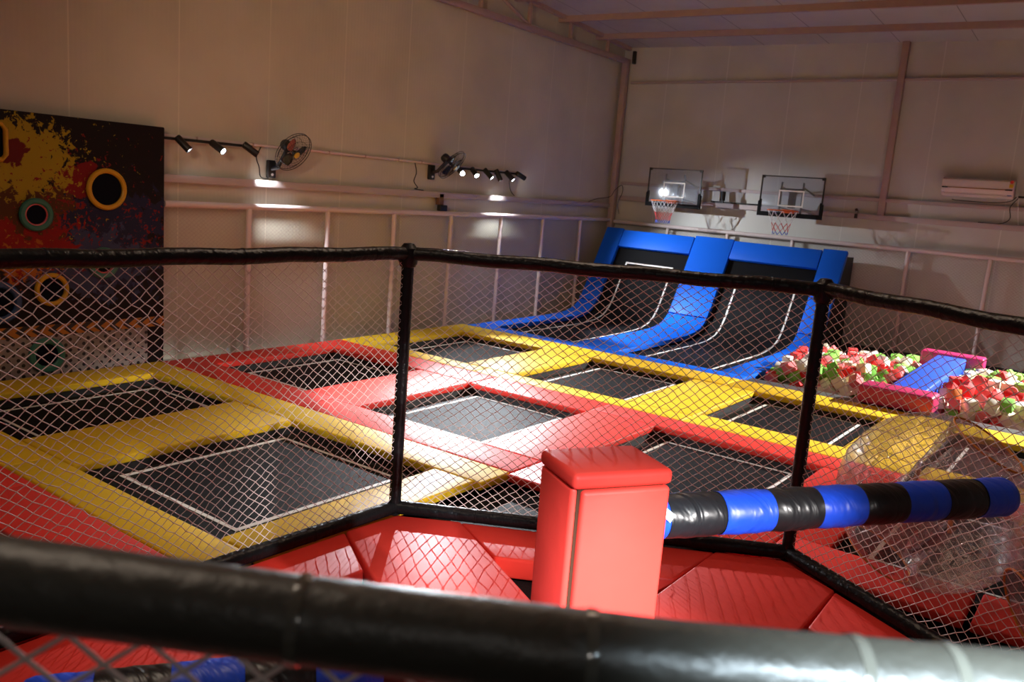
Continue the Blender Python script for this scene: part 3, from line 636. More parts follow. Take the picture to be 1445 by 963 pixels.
BLK2 = "5689,2492,-17,53,-71,253,125;4712,4103,47,136,167,-157,118;4442,2648,12,58,-167,157,118;6636,3521,-8,-167,-3,285,125;5076,2205,-15,68,43,-81,125;4843,2499,-3,-130,147,157,118;6451,2085,-48,122,167,-157,110;4425,2327,-1,147,0,-311,125;5697,3812,14,151,-147,-157,110;6415,3555,-8,-148,-147,-157,118;5075,3862,27,-7,167,-157,125;4461,4042,44,-3,-305,-129,125;5485,3745,15,-8,-308,-66,125;5468,2551,-20,-64,-72,99,110;6941,3413,-26,-33,167,-157,110;5232,3780,18,161,9,-120,125;5425,3406,2,-250,-9,209,118;6821,3304,-29,38,-167,157,125;6770,2319,-56,251,-87,-56,118;7049,3277,-36,166,4,-41,118;4789,2291,-20,-151,8,-98,125;4946,3749,15,154,-10,185,125;4873,3875,20,-147,-1,6,110;6448,3365,-27,-117,-147,-157,118;5658,3567,-6,24,-167,157,118;7031,3150,-45,9,4,-45,125;7216,3109,-52,-162,147,157,118;6650,3322,-35,-160,147,157,110;4685,3864,19,31,147,157,110;6341,2700,-47,-233,89,-57,125;6890,2217,-72,-64,35,-260,110;4415,2202,-24,0,18,-157,110;4566,2564,-18,-187,56,67,125;5628,2284,-48,-176,-91,12,125;5478,3587,-9,-9,-309,-53,110;5079,3589,-1,-113,-147,-157,125;4485,3855,18,-22,-167,157,110;4608,3711,11,-8,-309,-59,125;4592,2337,-27,-261,-21,-27,110;5272,3567,-7,48,147,157,118;6853,3117,-52,100,167,-157,118;4441,3729,13,15,167,-157,125;6320,3303,-37,127,147,157,110;7140,2756,-70,138,185,84,118;6957,3024,-61,32,-167,157,118;6521,3207,-47,-9,-310,-38,110;5647,3430,-24,-162,-147,-157,110;6647,3148,-52,166,-4,40,110;4458,2081,-39,-158,-141,-169,118;6300,2215,-73,143,64,133,118;4990,2061,-51,-94,-129,-234,110;4930,3496,-10,117,-147,-157,125;6312,3156,-48,-166,-3,281,118;4816,3621,-5,119,-147,-157,110;5060,3427,-17,147,-2,294,125;5542,2126,-63,-88,-233,133,118;6464,3079,-55,-167,2,-290,118;5608,3282,-35,4,167,-157,118;7002,2833,-76,156,-10,165,125;6290,3013,-58,13,-167,157,125;7273,2842,-83,-306,-6,67,110;6849,2842,-76,145,-167,157,125;4692,3529,-14,-148,4,-42,110;5463,3299,-37,103,147,157,110;5300,3294,-34,46,167,-157,118;4491,3564,-11,-10,-1,305,110;6850,2508,-88,-104,-4,44,125;5112,2014,-67,-1,35,109,110;5373,2332,-64,-232,2,-50,110;6585,2892,-74,3,-9,121,118;4864,3343,-29,148,-3,282,118;4669,3346,-25,-151,147,157,125;4703,2514,-49,-144,64,137,118;5153,2133,-69,79,-95,6,110;5617,3061,-54,153,-9,202,125;5148,2319,-66,251,65,-98,125;6480,2474,-89,16,38,138,118;7228,2634,-100,-22,-167,157,118;6880,2071,-109,-69,-242,56,118;4481,3419,-25,160,-10,132,110;6899,2356,-104,155,85,168,118;5081,3120,-48,20,-147,-157,125;6842,2671,-96,-10,0,-309,118;5735,2973,-66,151,-8,222,118;5411,3019,-58,-44,-147,-157,125;7027,2596,-104,-4,-9,204,118;6344,2837,-84,-158,-10,163,110;5303,3114,-56,-150,-7,84,110;4449,3296,-34,139,-147,-157,118;6539,2731,-94,164,-7,80,110;5194,2997,-60,-148,-4,44,125;5575,2622,-78,18,97,211,110;4861,3130,-50,-156,-10,144,118;4764,2123,-76,307,89,-15,125;7221,2463,-117,-2,305,132,118;5849,2872,-80,166,-5,56,110;6612,2607,-103,-50,-167,157,118;5436,2864,-73,16,167,-157,125;4696,3082,-52,3,10,-131,125;5688,2844,-79,75,167,-157,118;5167,2482,-80,-216,-51,-163,110;4504,3099,-50,139,167,-157,125;7034,2430,-120,114,-147,-157,118;5576,2424,-91,172,85,-4,125;7176,2339,-126,153,9,-195,125;6479,2632,-104,-306,6,-68,110;4985,3020,-65,149,6,-250,110;5273,2825,-77,-31,-147,-157,125;5901,2728,-94,-51,-167,157,110;5847,2586,-101,-157,-10,157,125;6363,2538,-113,-165,-6,255,110;5705,2643,-99,147,1,-300,118;6642,2384,-125,3,-9,125,118;5414,2660,-94,-101,-167,157,125;5075,2856,-82,-165,-6,251,110;4676,2853,-74,35,-167,157,125;4457,2957,-67,-9,310,39,118;7241,2157,-147,-140,147,157,118;6395,2346,-125,-18,-147,-157,125;7016,2172,-143,-89,147,157,125;5942,2458,-114,-167,3,-281,125;4867,2842,-83,-153,-147,-157,110;5111,2702,-93,86,-147,-157,118;4474,2473,-87,-220,3,-34,125;5619,2034,-122,-48,-255,63,118;5260,2649,-102,-14,-147,-157,110;6638,2172,-143,-9,-4,272,125;4427,2818,-81,-13,-167,157,118;5935,2311,-129,-166,4,-275,125;6768,2168,-150,-3,10,-183,110;4886,2696,-98,-121,147,157,110;5744,2388,-124,-8,-309,-58,118;5411,2470,-116,54,147,157,118;4692,2661,-97,-155,-10,135,118;7050,1956,-164,103,167,-157,125;4570,2741,-93,-8,309,56,110;7240,1968,-170,-49,-147,-157,110;5818,2239,-136,96,167,-157,125;4462,2679,-99,53,-167,157,110;6450,2135,-154,44,-167,157,110;5276,2406,-123,-153,-9,114,118;5014,2412,-122,147,0,313,118;6832,1951,-172,-10,313,9,110;5484,2273,-136,130,-147,-157,118;6300,2079,-159,64,-167,157,110;4869,2465,-121,25,167,-157,110;5706,2173,-146,149,6,-250,118;6443,1948,-168,141,147,157,118;5257,2231,-137,166,-5,55,125;6643,1933,-174,48,-167,157,110;6246,1919,-168,-20,-167,157,125;5810,1999,-160,99,167,-157,125;5429,2120,-151,-148,-3,33,118;4855,2328,-134,-154,-9,123,110;4677,2376,-130,-88,167,-158,110;4446,2325,-127,154,9,-189,125;4640,2239,-139,12,167,-157,118;5286,2106,-157,49,-147,-157,110;5667,1921,-171,-160,-9,191,118;5033,2120,-155,49,-167,157,110;4899,2153,-152,-130,167,-157,110;4470,2190,-144,-126,147,157,118;5477,1958,-171,58,167,-157,110;4605,2082,-151,-157,-10,161,125;5249,1966,-171,-116,-147,-157,110;5121,1918,-175,44,147,157,110;4891,1913,-176,-159,10,-172,110;4650,1929,-174,-10,167,-157,110;4481,1960,-171,12,-147,-157,110;7233,3106,188,146,-147,-157,110;7238,3246,178,154,-120,-167,118;7281,2978,152,111,-25,-300,110;7283,2651,135,-132,-147,-157,110;7275,2501,120,-6,-16,191,118;7283,3843,156,303,-22,-140,110;7241,3458,109,77,-121,115,125;7194,3590,110,-153,9,-114,110;7262,3984,118,204,-74,134,125;7261,2882,80,211,56,32,125;7295,3712,94,0,93,-157,110;7263,3301,78,148,-120,-167,110;7171,4328,70,-10,0,314,118;7290,2757,23,-2,-147,-153,118;7172,4196,52,-9,4,-270,110;7212,4093,42,111,147,157,110;7224,3844,25,149,6,-245,125;7235,3602,-3,99,-167,157,118;7229,3395,-24,-147,1,-14,118"
mb = MB(); mi = []; cn = ['red', 'pink', 'green', 'cream', 'white']
for i, s in enumerate(BLK2.split(';')):
    x, y, z, a, e, c_, sz = [int(v) for v in s.split(',')]; h = sz / 2000 * .98
    mb.box(-h, h, -h, h, -h, h, Matrix.Translation((x / 1000, y / 1000, z / 1000)) @ Euler((a / 100, e / 100, c_ / 100)).to_matrix().to_4x4())
    c = rb.choice(cols); mi += [cn.index(c) if c in cn else 0] * 6
o = mb.build('foam_cubes', M['f_red'], smooth=0)
for c in cn[1:]: o.data.materials.append(M['f_' + c])
o.data.polygons.foreach_set('material_index', mi)
tag(o, 'lower layer of mixed red, pink, green and cream foam cubes filling the pit', 'foam blocks', None, 'stuff')
# ------------------------------------------------------------------ hexagonal cage
HC = Vector((6.46, -5.58))
HV = [(4.44, -4.42), (6.46, -3.25), (8.48, -4.42), (8.48, -6.66), (6.40, -8.165), (4.362, -6.74)]
cage = thing('net_cage', 'black six sided net cage round the red sweeper post', 'cage', (6.46, -5.58, 0))
ZR = 1.585
def sleeve(path, name, m, ties, r=.04, tie_m='wrap', parent=cage):
    o = MB().tube(path, r, 20).build(name, m, parent)
    P = [Vector(p) for p in path]; L = [0]
    for i in range(len(P) - 1): L.append(L[-1] + (P[i + 1] - P[i]).length)
    for sdist in ties:
        for i in range(len(P) - 1):
            if L[i] <= sdist <= L[i + 1]:
                f = (sdist - L[i]) / (L[i + 1] - L[i]); p = P[i].lerp(P[i + 1], f); d = (P[i + 1] - P[i]).normalized()
                MB().lathe([(r * .98, -.006), (r + .0012, -.0055), (r + .0018, 0), (r + .0012, .0055), (r * .98, .006)], 20, place(p, d)).build('tape_joint', tie_m, o)
                break
    return o
front = [(6.40, -8.165, 1.645), (6.70, -7.952, 1.631), (7.0404, -7.7115, 1.6085), (7.2951, -7.5316, 1.5925), (7.5519, -7.3494, 1.579), (7.8042, -7.1681, 1.5765), (8.1, -6.945, 1.578), (8.48, -6.66, 1.585)]
for i in range(6):
    A = Vector((*HV[i], 0)); B = Vector((*HV[(i + 1) % 6], 0)); d = (B - A).normalized(); L = (B - A).length
    rs = random.Random(i)
    if i == 3:
        path = front[::-1]
        Fp = [Vector(p) for p in path]
        def along(pt):
            best = None; acc = 0
            for k in range(len(Fp) - 1):
                e = Fp[k + 1] - Fp[k]; f = max(0, min(1, (Vector(pt) - Fp[k]).dot(e) / e.dot(e))); dist = (Fp[k] + e * f - Vector(pt)).length
                if best is None or dist < best[0]: best = (dist, acc + f * e.length)
                acc += e.length
            return best[1]
        js = [along(p) for p in ((7.266, -7.552, 1.594), (7.480, -7.400, 1.5855), (7.677, -7.258, 1.5818), (7.7456, -7.2092, 1.5819))]
        sleeve(path, 'top_rail', 'dusty', js, .04, 'tie')
    else:
        n = 14
        path = [A.lerp(B, k / n) + Vector((0, 0, ZR + .004 * math.sin(k * 1.7 + i))) for k in range(n + 1)]
        sleeve(path, 'top_rail', 'wrap', [.32, .78, 1.22, 1.65, 2.05], .0395)
    path = [A.lerp(B, k / 10) + Vector((0, 0, .045)) for k in range(11)]
    sleeve(path, 'bottom_rail', 'wrap', [.5, 1.1, 1.7], .042)
    po = MB().tube([A + Vector((0, 0, z)) for z in (.0, .4, .8, 1.2, ZR)], .036, 18).build('corner_post', 'wrap', cage)
    MB().lathe([(.0, .062), (.03, .058), (.052, .03), (.055, -.05), (.045, -.075), (.036, -.08)], 18, place(A + Vector((0, 0, ZR)), (0, 0, 1))).build('corner_cap', 'wrap', po)
    ends = (A + d * .03, B - d * .03)
    ztop = ZR - .03
    w, h = (.066, .052)
    if i == 2: w, h = .046, .043
    if i == 3:
        net_obj('net', 'net', cage, ends[0].xy, ends[1].xy, .06, ztop, .074, .06, .0026, .010, 50 + i, 6)
    else:
        net_obj('net', 'net', cage, ends[0].xy, ends[1].xy, .06, ztop, w, h, .0021, .016 if i in (1, 2) else .010, 50 + i, 4)

# padded floor inside the cage: six spokes, six edge pads, six dark beds
names = ['at the left cage post', 'at the far cage post', 'at the right cage post', 'at the near right corner', 'at the near left corner', 'at the left corner below the left cage post']
sides = ['along the far side of the cage', 'along the right side of the cage', 'along the near right side of the cage', 'along the near side under the front rail', 'along the near left side of the cage', 'along the left side of the cage']
for i in range(6):
    V = Vector(HV[i]); d = (HC - V).normalized(); p = Vector((-d.y, d.x)); hw = .345
    Lc = (HC - V).length
    e1 = (Vector(HV[(i + 1) % 6]) - V).normalized(); e0 = (Vector(HV[i - 1]) - V).normalized()
    # spoke pad: starts in the corner, parallel sides, ends near the hub
    def on(e, s):
        k = s / abs(e.dot(p)); return V + e * k + d * .03
    poly = [V + d * .05, on(e1, hw) if e1.dot(p) * hw > 0 else on(e0, hw)]
    q1 = poly[1]; q2 = on(e0, hw) if q1 == on(e1, hw) else on(e1, hw)
    sg = 1 if (q1 - V).dot(p) > 0 else -1
    end1 = V + d * (Lc - .60) + p * hw * sg; end2 = V + d * (Lc - .60) - p * hw * sg
    poly += [end1, end2, q2]
    o = MB().prism([tuple(v) for v in poly], -.11, .012).build('floor_pad', 'red', bevel=.016, seg=3)
    tag(o, 'red spoke pad inside the cage %s' % names[i], 'pad', 'red spoke pads in the cage')
    W = Vector(HV[(i + 1) % 6]); e = (W - V).normalized(); nn = Vector((-e.y, e.x)); nn = nn if nn.dot(HC - V) > 0 else -nn
    k0 = hw / math.sin(R(60)) + .005; L = (W - V).length; t3 = 1 / math.tan(R(60))
    a = V + e * (k0 + .01); b = W - e * (k0 + .01); dep = .46
    ra = (HC - V).normalized(); rb_ = (HC - W).normalized()
    pa_ = [a + nn * .03 + ra * .0, b + nn * .03, b + rb_ * (dep / nn.dot(rb_)), a + ra * (dep / nn.dot(ra))]
    o = MB().prism([tuple(v) for v in pa_], -.11, .008).build('edge_pad', 'red', bevel=.016, seg=3)
    tag(o, 'red edge pad inside the cage %s' % sides[i], 'pad', 'red edge pads in the cage')
    bp = [pa_[3] + nn * .004, pa_[2] + nn * .004, HC + (W - HC) * .27 , HC + (V - HC) * .27]
    bp[2] = b + rb_ * ((nn.dot(HC - b) - .64) / nn.dot(rb_)); bp[3] = a + ra * ((nn.dot(HC - a) - .64) / nn.dot(ra))
    if i == 0:
        pass
    o = MB().prism([tuple(v) for v in (pa_[3], pa_[2], b + rb_ * ((nn.dot(HC - b)) / nn.dot(rb_) - .45), a + ra * ((nn.dot(HC - a)) / nn.dot(ra) - .45))], -.13, -.112).build('cage_bed', 'mesh_mat', smooth=0)
    tag(o, 'black bed between red spokes, %s' % sides[i], 'bed', 'black beds in the cage')
o = MB().prism([(HC.x + .60 * math.cos(R(30 + 60 * k)), HC.y + .60 * math.sin(R(30 + 60 * k))) for k in range(6)], -.11, .010).build('hub_pad', 'red', bevel=.015)
tag(o, 'red hub pad on the cage floor around the foot of the sweeper post', 'pad')

# ------------------------------------------------------------------ sweeper: padded post with two striped arms
PC = Vector((6.482, -5.57, 0)); yaw = R(58)
sw = thing('sweeper', 'red padded sweeper post with two blue and black striped arms', 'sweeper', (PC.x, PC.y, .012))
TP = Matrix.Translation(PC) @ Matrix.Rotation(yaw, 4, 'Z')
hl, hd, th, zt = .180, .135, .045, 1.12
MB().box(-hl + .02, hl - .02, -hd + .02, hd - .02, .012, zt - .03, TP).build('core', 'wood', sw, smooth=0)
MB().box(-hl + .032, hl, -hd, -hd + th, .012, zt - .062, TP).build('front_pad', 'red', sw, bevel=.014, seg=3)
MB().box(-hl, -hl + th - .014, -hd + .022, hd, .012, zt - .055, TP).build('side_pad', 'red', sw, bevel=.014, seg=3)
MB().box(hl - th, hl, -hd + th + .004, hd, .012, zt - .062, TP).build('side_pad', 'red', sw, bevel=.014, seg=3)
MB().box(-hl + th + .004, hl - th - .004, hd - th, hd, .012, zt - .062, TP).build('back_pad', 'red', sw, bevel=.014, seg=3)
MB().box(-hl - .006, hl + .004, -hd - .004, hd + .006, zt - .056, zt, TP).build('top_pad', 'red', sw, bevel=.02, seg=4)
ad = Vector((math.cos(R(55)), math.sin(R(55)), 0))
def arm(sgn, z, start, bounds, first_blue, r):
    d = ad * sgn
    root = None; blue = first_blue
    for k in range(len(bounds) - 1):
        s0, s1 = bounds[k], bounds[k + 1]; n = 8; last = k == len(bounds) - 2
        prof = []
        if k == 0: prof.append((.02, s0))
        for j in range(n + 1):
            f = j / n; s_ = s0 + (s1 - s0) * f
            rr = r * (1 - .05 * f ** 6 - .05 * (1 - f) ** 6) + .0015 * math.sin(j * 2.1 + k)
            if last and f > .75: rr = r * math.sqrt(max(0, 1 - ((f - .75) / .25) ** 2 * .75))
            prof.append((rr, s_))
        if last: prof.append((.002, s1 + .004))
        Mx = place(PC + Vector((0, 0, z)), d)
        o = MB().lathe(prof, 28, Mx).build('arm' if root is None else 'arm_sleeve', 'arm_blue' if blue else 'arm_black', sw if root is None else None, loc=None if root is None else sw['_org'])
        if root is None: root = o; root['_org'] = sw['_org']
        else: o.location = (0, 0, 0); o.parent = root
        blue = not blue
    return root
MB().rod(PC + Vector((0, 0, .9)), PC + Vector((0, 0, .9)) + ad * .3, .03, 12).build('arm_axle', 'black', sw)
MB().rod(PC + Vector((0, 0, .43)), PC + Vector((0, 0, .43)) - ad * .3, .03, 12).build('arm_axle', 'black', sw)
ra_ = arm(1, .90, 0, [.19, .235, .46, .67, .875, 1.075, 1.275, 1.475, 1.67, 1.86], True, .081)
la_ = arm(-1, .43, 0, [.19, .31, .53, .74, .95, 1.16, 1.37, 1.58, 1.79], False, .081)
tg = MB(); pc = PC + Vector((0, 0, .955)) + ad * .215
tg.box(-.006, .05, -.016, .016, -.001, .001, place(pc + Vector((.045, -.06, 0)), (.7, -.6, .5)) @ Matrix.Rotation(R(-40), 4, 'Z')); tg.build('white_tag', 'white', sw, smooth=0)

# ------------------------------------------------------------------ basketball hoops
def hoop(u0, u1, z0, z1, label):
    uc = (u0 + u1) / 2; v = 5.40
    t = thing('basketball_hoop', label, 'basketball hoop', (uc, v, z0), 'basketball hoops')
    MB().box(u0 + .012, u1 - .012, v - .004, v + .004, z0 + .01, z1 - .012).build('backboard', 'acrylic', t, smooth=0)
    mb = MB(); w = .016
    mb.box(u0, u1, v - .012, v + .012, z1 - w, z1); mb.box(u0, u0 + w, v - .012, v + .012, z0, z1 - w); mb.box(u1 - w, u1, v - .012, v + .012, z0, z1 - w)
    for u in (u0, u1 - .05): mb.box(u, u + .05, v - .015, v + .015, z1 - .04, z1 + .003)
    mb.build('frame', 'black', t, smooth=0)
    P = [(u0 - .012, z0 - .025), (u1 + .012, z0 - .025), (u1 + .012, z0 + .20), (u1 - .03, z0 + .235), (u1 - .03, z0 + .045), (u0 + .03, z0 + .045), (u0 + .03, z0 + .235), (u0 - .012, z0 + .20)]
    n = len(P); mb = MB(); vs = [(u, v - .028, z) for u, z in P] + [(u, v + .028, z) for u, z in P]
    mb.add(vs, [(0, 1, 4, 5), (1, 2, 3, 4), (0, 5, 6, 7), (8, 13, 12, 9), (9, 12, 11, 10), (8, 15, 14, 13)] + [(i, n + i, n + (i + 1) % n, (i + 1) % n) for i in range(n)])
    mb.build('edge_padding', 'foam_black', t, smooth=0)
    a, b, c, d = uc - .20, uc + .20, z0 + .14, z0 + .395; w = .022; mb = MB()
    for q in ((a, b, c, c + w), (a, b, d - w, d), (a, a + w, c + w, d - w), (b - w, b, c + w, d - w)): mb.box(q[0], q[1], v - .007, v - .0045, q[2], q[3])
    mb.build('target_square', 'tape', t, smooth=0)
    mb = MB()
    for u in (uc - .17, uc + .17):
        mb.box(u - .012, u + .012, v + .006, v + .03, z0 + .02, z1 - .09)
        mb.rod((u, v + .02, z0 + .45), (u, 6.0, 2.26), .014, 8); mb.rod((u, v + .02, z0 + .12), (u, 6.0, 2.0), .014, 8)
    mb.box(uc - .19, uc + .19, v + .01, v + .03, z0 + .40, z0 + .425); mb.box(uc - .05, uc + .05, v + .03, v + .10, z0 + .12, z0 + .40)
    mb.build('bracket', 'black', t)
    zr = z0 + .075; rc = Vector((uc, v - .30, zr)); rr = .225
    rim = MB().tube([rc + Vector((rr * math.cos(w_), rr * math.sin(w_), 0)) for w_ in np.linspace(0, 2 * PI, 40, endpoint=False)], .0095, 8, closed=True)
    rim.box(uc - .09, uc + .09, v - .085, v - .028, zr - .035, zr + .02); rim.box(uc - .065, uc + .065, v - .12, v - .03, zr - .012, zr + .004)
    rim.build('rim', 'orange', t)
    nets = {'cord_white': MB(), 'cord_red': MB(), 'cord_blue': MB()}
    K = 10; lev = [(0, .225), (-.11, .185), (-.19, .15), (-.26, .125), (-.32, .12), (-.37, .115)]
    def P_(l, k): h, r_ = lev[l]; w_ = 2 * PI * (k + (l % 2) * .5) / K; return rc + Vector((r_ * math.cos(w_), r_ * math.sin(w_), h + .006 * math.sin(k * 2.3)))
    for l in range(5):
        mk = 'cord_white' if l < 2 else ('cord_red' if l == 2 else 'cord_blue' if l == 4 else 'cord_red')
        for k in range(K):
            nets[mk].rod(P_(l, k), P_(l + 1, k), .0032, 5); nets[mk].rod(P_(l, k), P_(l + 1, k - 1 + 2 * (l % 2)), .0032, 5)
    no = nets['cord_white'].build('net', 'cord_white', t)
    for mk in ('cord_red', 'cord_blue'):
        no['_org'] = t['_org']; nets[mk].build('net_band', mk, no)
    return t
hoop(.785, 1.770, 1.925, 2.545, 'left basketball hoop with clear backboard, reflecting a spotlight')
hoop(2.79, 3.785, 1.915, 2.525, 'right basketball hoop with clear backboard above the blue ramp')

# ------------------------------------------------------------------ wall fans
def fan(c, d, base, label, spin, sticker):  # sticker tints one blade to imitate a coloured reflection
    c = Vector(c); d = Vector(d).normalized(); r = .235
    t = thing('wall_fan', label, 'fan', base, 'wall fans')
    Mx = place(c, d)
    mb = MB()
    for rr, h in ((r, 0), (r, .03), (.16, .055), (.16, -.035), (.11, .07), (.11, -.05), (.06, .078)):
        mb.tube([Mx @ Vector((rr * math.cos(w), rr * math.sin(w), h)) for w in np.linspace(0, 2 * PI, 40, endpoint=False)], .0042 if rr == r else .0022, 6, closed=True)
    for k in range(36):
        w = 2 * PI * k / 36; cs, sn = math.cos(w), math.sin(w)
        mb.tube([Mx @ Vector((q * cs, q * sn, h)) for q, h in ((.03, .08), (.11, .07), (.16, .055), (r, .015), (.16, -.035), (.05, -.06))], .0016, 4)
    mb.build('cage', 'blackmetal', t)
    MB().lathe([(.0005, .085), (.035, .083), (.04, .075), (.0005, .074)], 20, Mx).build('badge', 'sticker_yellow', t)
    MB().lathe([(.001, -.17), (.05, -.165), (.062, -.14), (.062, -.075), (.05, -.055), (.018, -.05), (.018, .02), (.03, .025), (.028, .05), (.001, .055)], 24, Mx).build('motor', 'black', t)
    for k in range(3):
        mb = MB(); vs = []; w0 = spin + 2 * PI * k / 3
        for i in range(7):
            f = i / 6; q = .03 + .145 * f; half = .28 + .42 * math.sin(PI * min(1, f * .75 + .15))
            for j in range(6):
                g = -1 + 2 * j / 5; w = w0 + half * g * (.9 if f < .9 else .75); vs.append(Mx @ Vector((q * math.cos(w), q * math.sin(w), .016 * g + .01)))
        fs = [(i * 6 + j, i * 6 + j + 1, i * 6 + j + 7, i * 6 + j + 6) for i in range(6) for j in range(5)]
        o = mb.add(vs, fs).build('blade', 'fan_blade_reflect' if (sticker and k == 0) else 'fan_blade', t)
        sm = o.modifiers.new('thickness', 'SOLIDIFY'); sm.thickness = .003
    b = Vector(base)
    MB().tube([b + Vector((.02, 0, .02)), b + Vector((.10, .02, .04)), c - d * .11 + Vector((0, 0, -.05)), c - d * .11], [.025, .024, .022, .024], 12).build('neck', 'black', t)
    MB().box(b.x - .02, b.x + .03, b.y - .055, b.y + .055, b.z - .08, b.z + .12).build('wall_bracket', 'black', t, bevel=.012)
    MB().lathe([(.0005, .012), (.014, .010), (.016, 0)], 14, place(b + Vector((.03, 0, -.04)), (1, 0, 0))).build('knob', 'white', t)
    return t
fan((-.02, -1.64, 2.225), (.80, .10, -.50), (-.27, -1.74, 1.99), 'black wall fan at the left with a coloured reflection painted on one blade', 2.3, True)
fan((-.02, 1.10, 2.27), (.72, .22, -.62), (-.27, .97, 2.12), 'black wall fan facing sideways beside the row of lit spotlights', .4, False)

# ------------------------------------------------------------------ track lights on the left wall
def track(name, label, a, b):
    a = Vector(a); b = Vector(b); mb = MB().box(min(a.x, b.x) - .018, max(a.x, b.x) + .018, a.y, b.y, a.z - .014, a.z + .014) if a.x == b.x else MB().box(a.x, b.x, a.y - .018, a.y + .018, a.z - .014, a.z + .014)
    return tag(mb.build(name, 'blackmetal', bevel=.003), label, 'light track')
track('light_track', 'black light track between the target wall and the left fan', (-.215, -5.0, 2.235), (-.215, -2.05, 2.235))
track('light_track', 'black light track holding six spotlights near the right fan', (-.215, 1.30, 2.235), (-.215, 2.95, 2.235))
track('light_track', 'short black track on the back wall ledge between the hoops', (1.74, 5.93, 2.05), (2.64, 5.93, 2.05))
def head(loc, d, label, on=True, L=.18, r=.038, aim=None, W=0, size=50, blend=.55, up=True):
    loc = Vector(loc); d = Vector(d).normalized(); t = thing('spotlight', label, 'spotlight', loc, 'track spotlights')
    Mx = place(loc, d)
    MB().lathe([(.0005, -.45 * L), (r * .86, -.45 * L), (r, -.40 * L), (r, .55 * L), (r * .88, .55 * L), (r * .86, .49 * L), (.0005, .49 * L)], 22, Mx).build('housing', 'black', t)
    MB().lathe([(.0005, .50 * L), (r * .85, .50 * L)], 20, Mx).build('lens', 'lens' if on else 'lens_off', t)
    st = MB().box(-.20 - loc.x - .012 + loc.x, -.20 + .012, loc.y - .012, loc.y + .012, loc.z - .005, loc.z + .02) if up else MB().box(loc.x - .02, loc.x + .02, loc.y - .02, loc.y + .02, loc.z - .12, loc.z - .05)
    if up: st.rod((-.205, loc.y, loc.z + .01), (loc.x, loc.y, loc.z), .010, 8)
    st.build('arm', 'black', t)
    if W: spot('spot_lamp', loc + d * (.57 * L), aim, W, size, 1. if 'back wall' in label or size >= 100 or size in (56, 62.5, 44.5) else blend, (.88, .94, 1.0), .014, t)
    return t
K_ = 1.7
HEADS = [((-.15, -2.93, 2.20), (.50, .50, -.70), 'spotlight nearest the black target wall', True, (3.0, -1.9, 0), 420, 44),
         ((-.15, -2.53, 2.20), (.75, .25, -.45), 'brightly lit middle spotlight of the three beside the left fan', True, (3.6, -2.0, 0), 420, 46),
         ((-.15, -2.12, 2.21), (.35, .75, -.55), 'spotlight closest to the left fan, lens turned away', True, (-.15, -1.5, 1.2), 130, 56),
         ((-.15, 1.47, 2.185), (.80, -.55, -.25), 'glaring spotlight partly behind the right fan', True, (4.9, -4.5, 0), 1150, 44.5),
         ((-.15, 1.77, 2.20), (.70, -.25, -.50), 'second spotlight from the right fan, facing the camera', True, (4.6, -1.0, 0), 600, 42),
         ((-.15, 2.09, 2.20), (.62, .20, -.60), 'third spotlight from the right fan', True, (2.2, .2, 0), 420, 50),
         ((-.15, 2.34, 2.195), (.40, .25, -.85), 'fourth spotlight from the right fan, pointing steeply down', True, (.35, 2.7, 0), 90, 100),
         ((-.15, 2.62, 2.20), (.62, .20, -.60), 'fifth spotlight from the right fan', True, (2.4, 3.6, .2), 600, 52),
         ((-.15, 2.91, 2.215), (.30, .90, -.40), 'last spotlight at the far end of the track, turned to the back wall', True, (2.6, 5.9, .75), 300, 62.5)]
for loc, d, lab, on, aim, W, size in HEADS: head(loc, d, lab, on, aim=aim, W=W * K_, size=size)
head((1.955, 5.90, 2.16), (.05, -.12, -1), 'upright black spotlight on the back wall ledge between the hoops', False, .15, .045, up=False)
head((4.165, 5.90, 2.08), (.3, -.6, -.5), 'tiny chrome spotlight on the back wall ledge right of the hoops', False, .07, .022, up=False)

# ------------------------------------------------------------------ air conditioner
t = thing('air_conditioner', 'white split air conditioner on the back wall at the right', 'air conditioner', (5.78, 6.0, 2.39))
prof = [(6.05, 2.655), (5.90, 2.65), (5.855, 2.63), (5.845, 2.52), (5.86, 2.45), (5.92, 2.395), (6.05, 2.39)]
n = len(prof); vs = [(5.315, v, z) for v, z in prof] + [(6.245, v, z) for v, z in prof]
MB().add(vs, [tuple(range(n)), tuple(range(n, 2 * n))[::-1]] + [(i, n + i, n + (i + 1) % n, (i + 1) % n) for i in range(n)]).build('body', 'ac', t, bevel=.008)
MB().box(5.325, 6.225, 5.838, 5.850, 2.508, 2.520).build('trim_line', 'brass', t, bevel=.002)
MB().box(5.322, 5.40, 5.836, 5.850, 2.504, 2.522).build('display', 'black', t); MB().box(6.14, 6.225, 5.836, 5.850, 2.504, 2.522).build('display', 'black', t)
MB().box(5.36, 6.20, 5.862, 5.885, 2.418, 2.432).build('louvre', 'ac', t)
MB().lathe([(.0005, .002), (.024, .002), (.024, -.004)], 20, place((6.205, 5.842, 2.625), (0, -1, 0))).build('red_sticker', 'sticker_red', t)
MB().box(6.18, 6.23, 5.838, 5.850, 2.545, 2.595).build('yellow_sticker', 'sticker_yellow', t)
MB().box(6.17, 6.225, 5.868, 5.885, 2.432, 2.452).build('blue_sticker', 'sticker_blue', t); MB().box(5.335, 5.37, 5.868, 5.885, 2.440, 2.455).build('blue_sticker', 'sticker_blue', t)
for u in (5.345, 5.378): MB().lathe([(.0005, .003), (.009, .002), (.010, -.002)], 12, place((u, 5.840, 2.535), (0, -1, 0))).build('indicator', 'white', t)
track('light_track', 'black bar on the back wall right of the air conditioner', (6.30, 5.96, 2.43), (8.4, 5.96, 2.43))
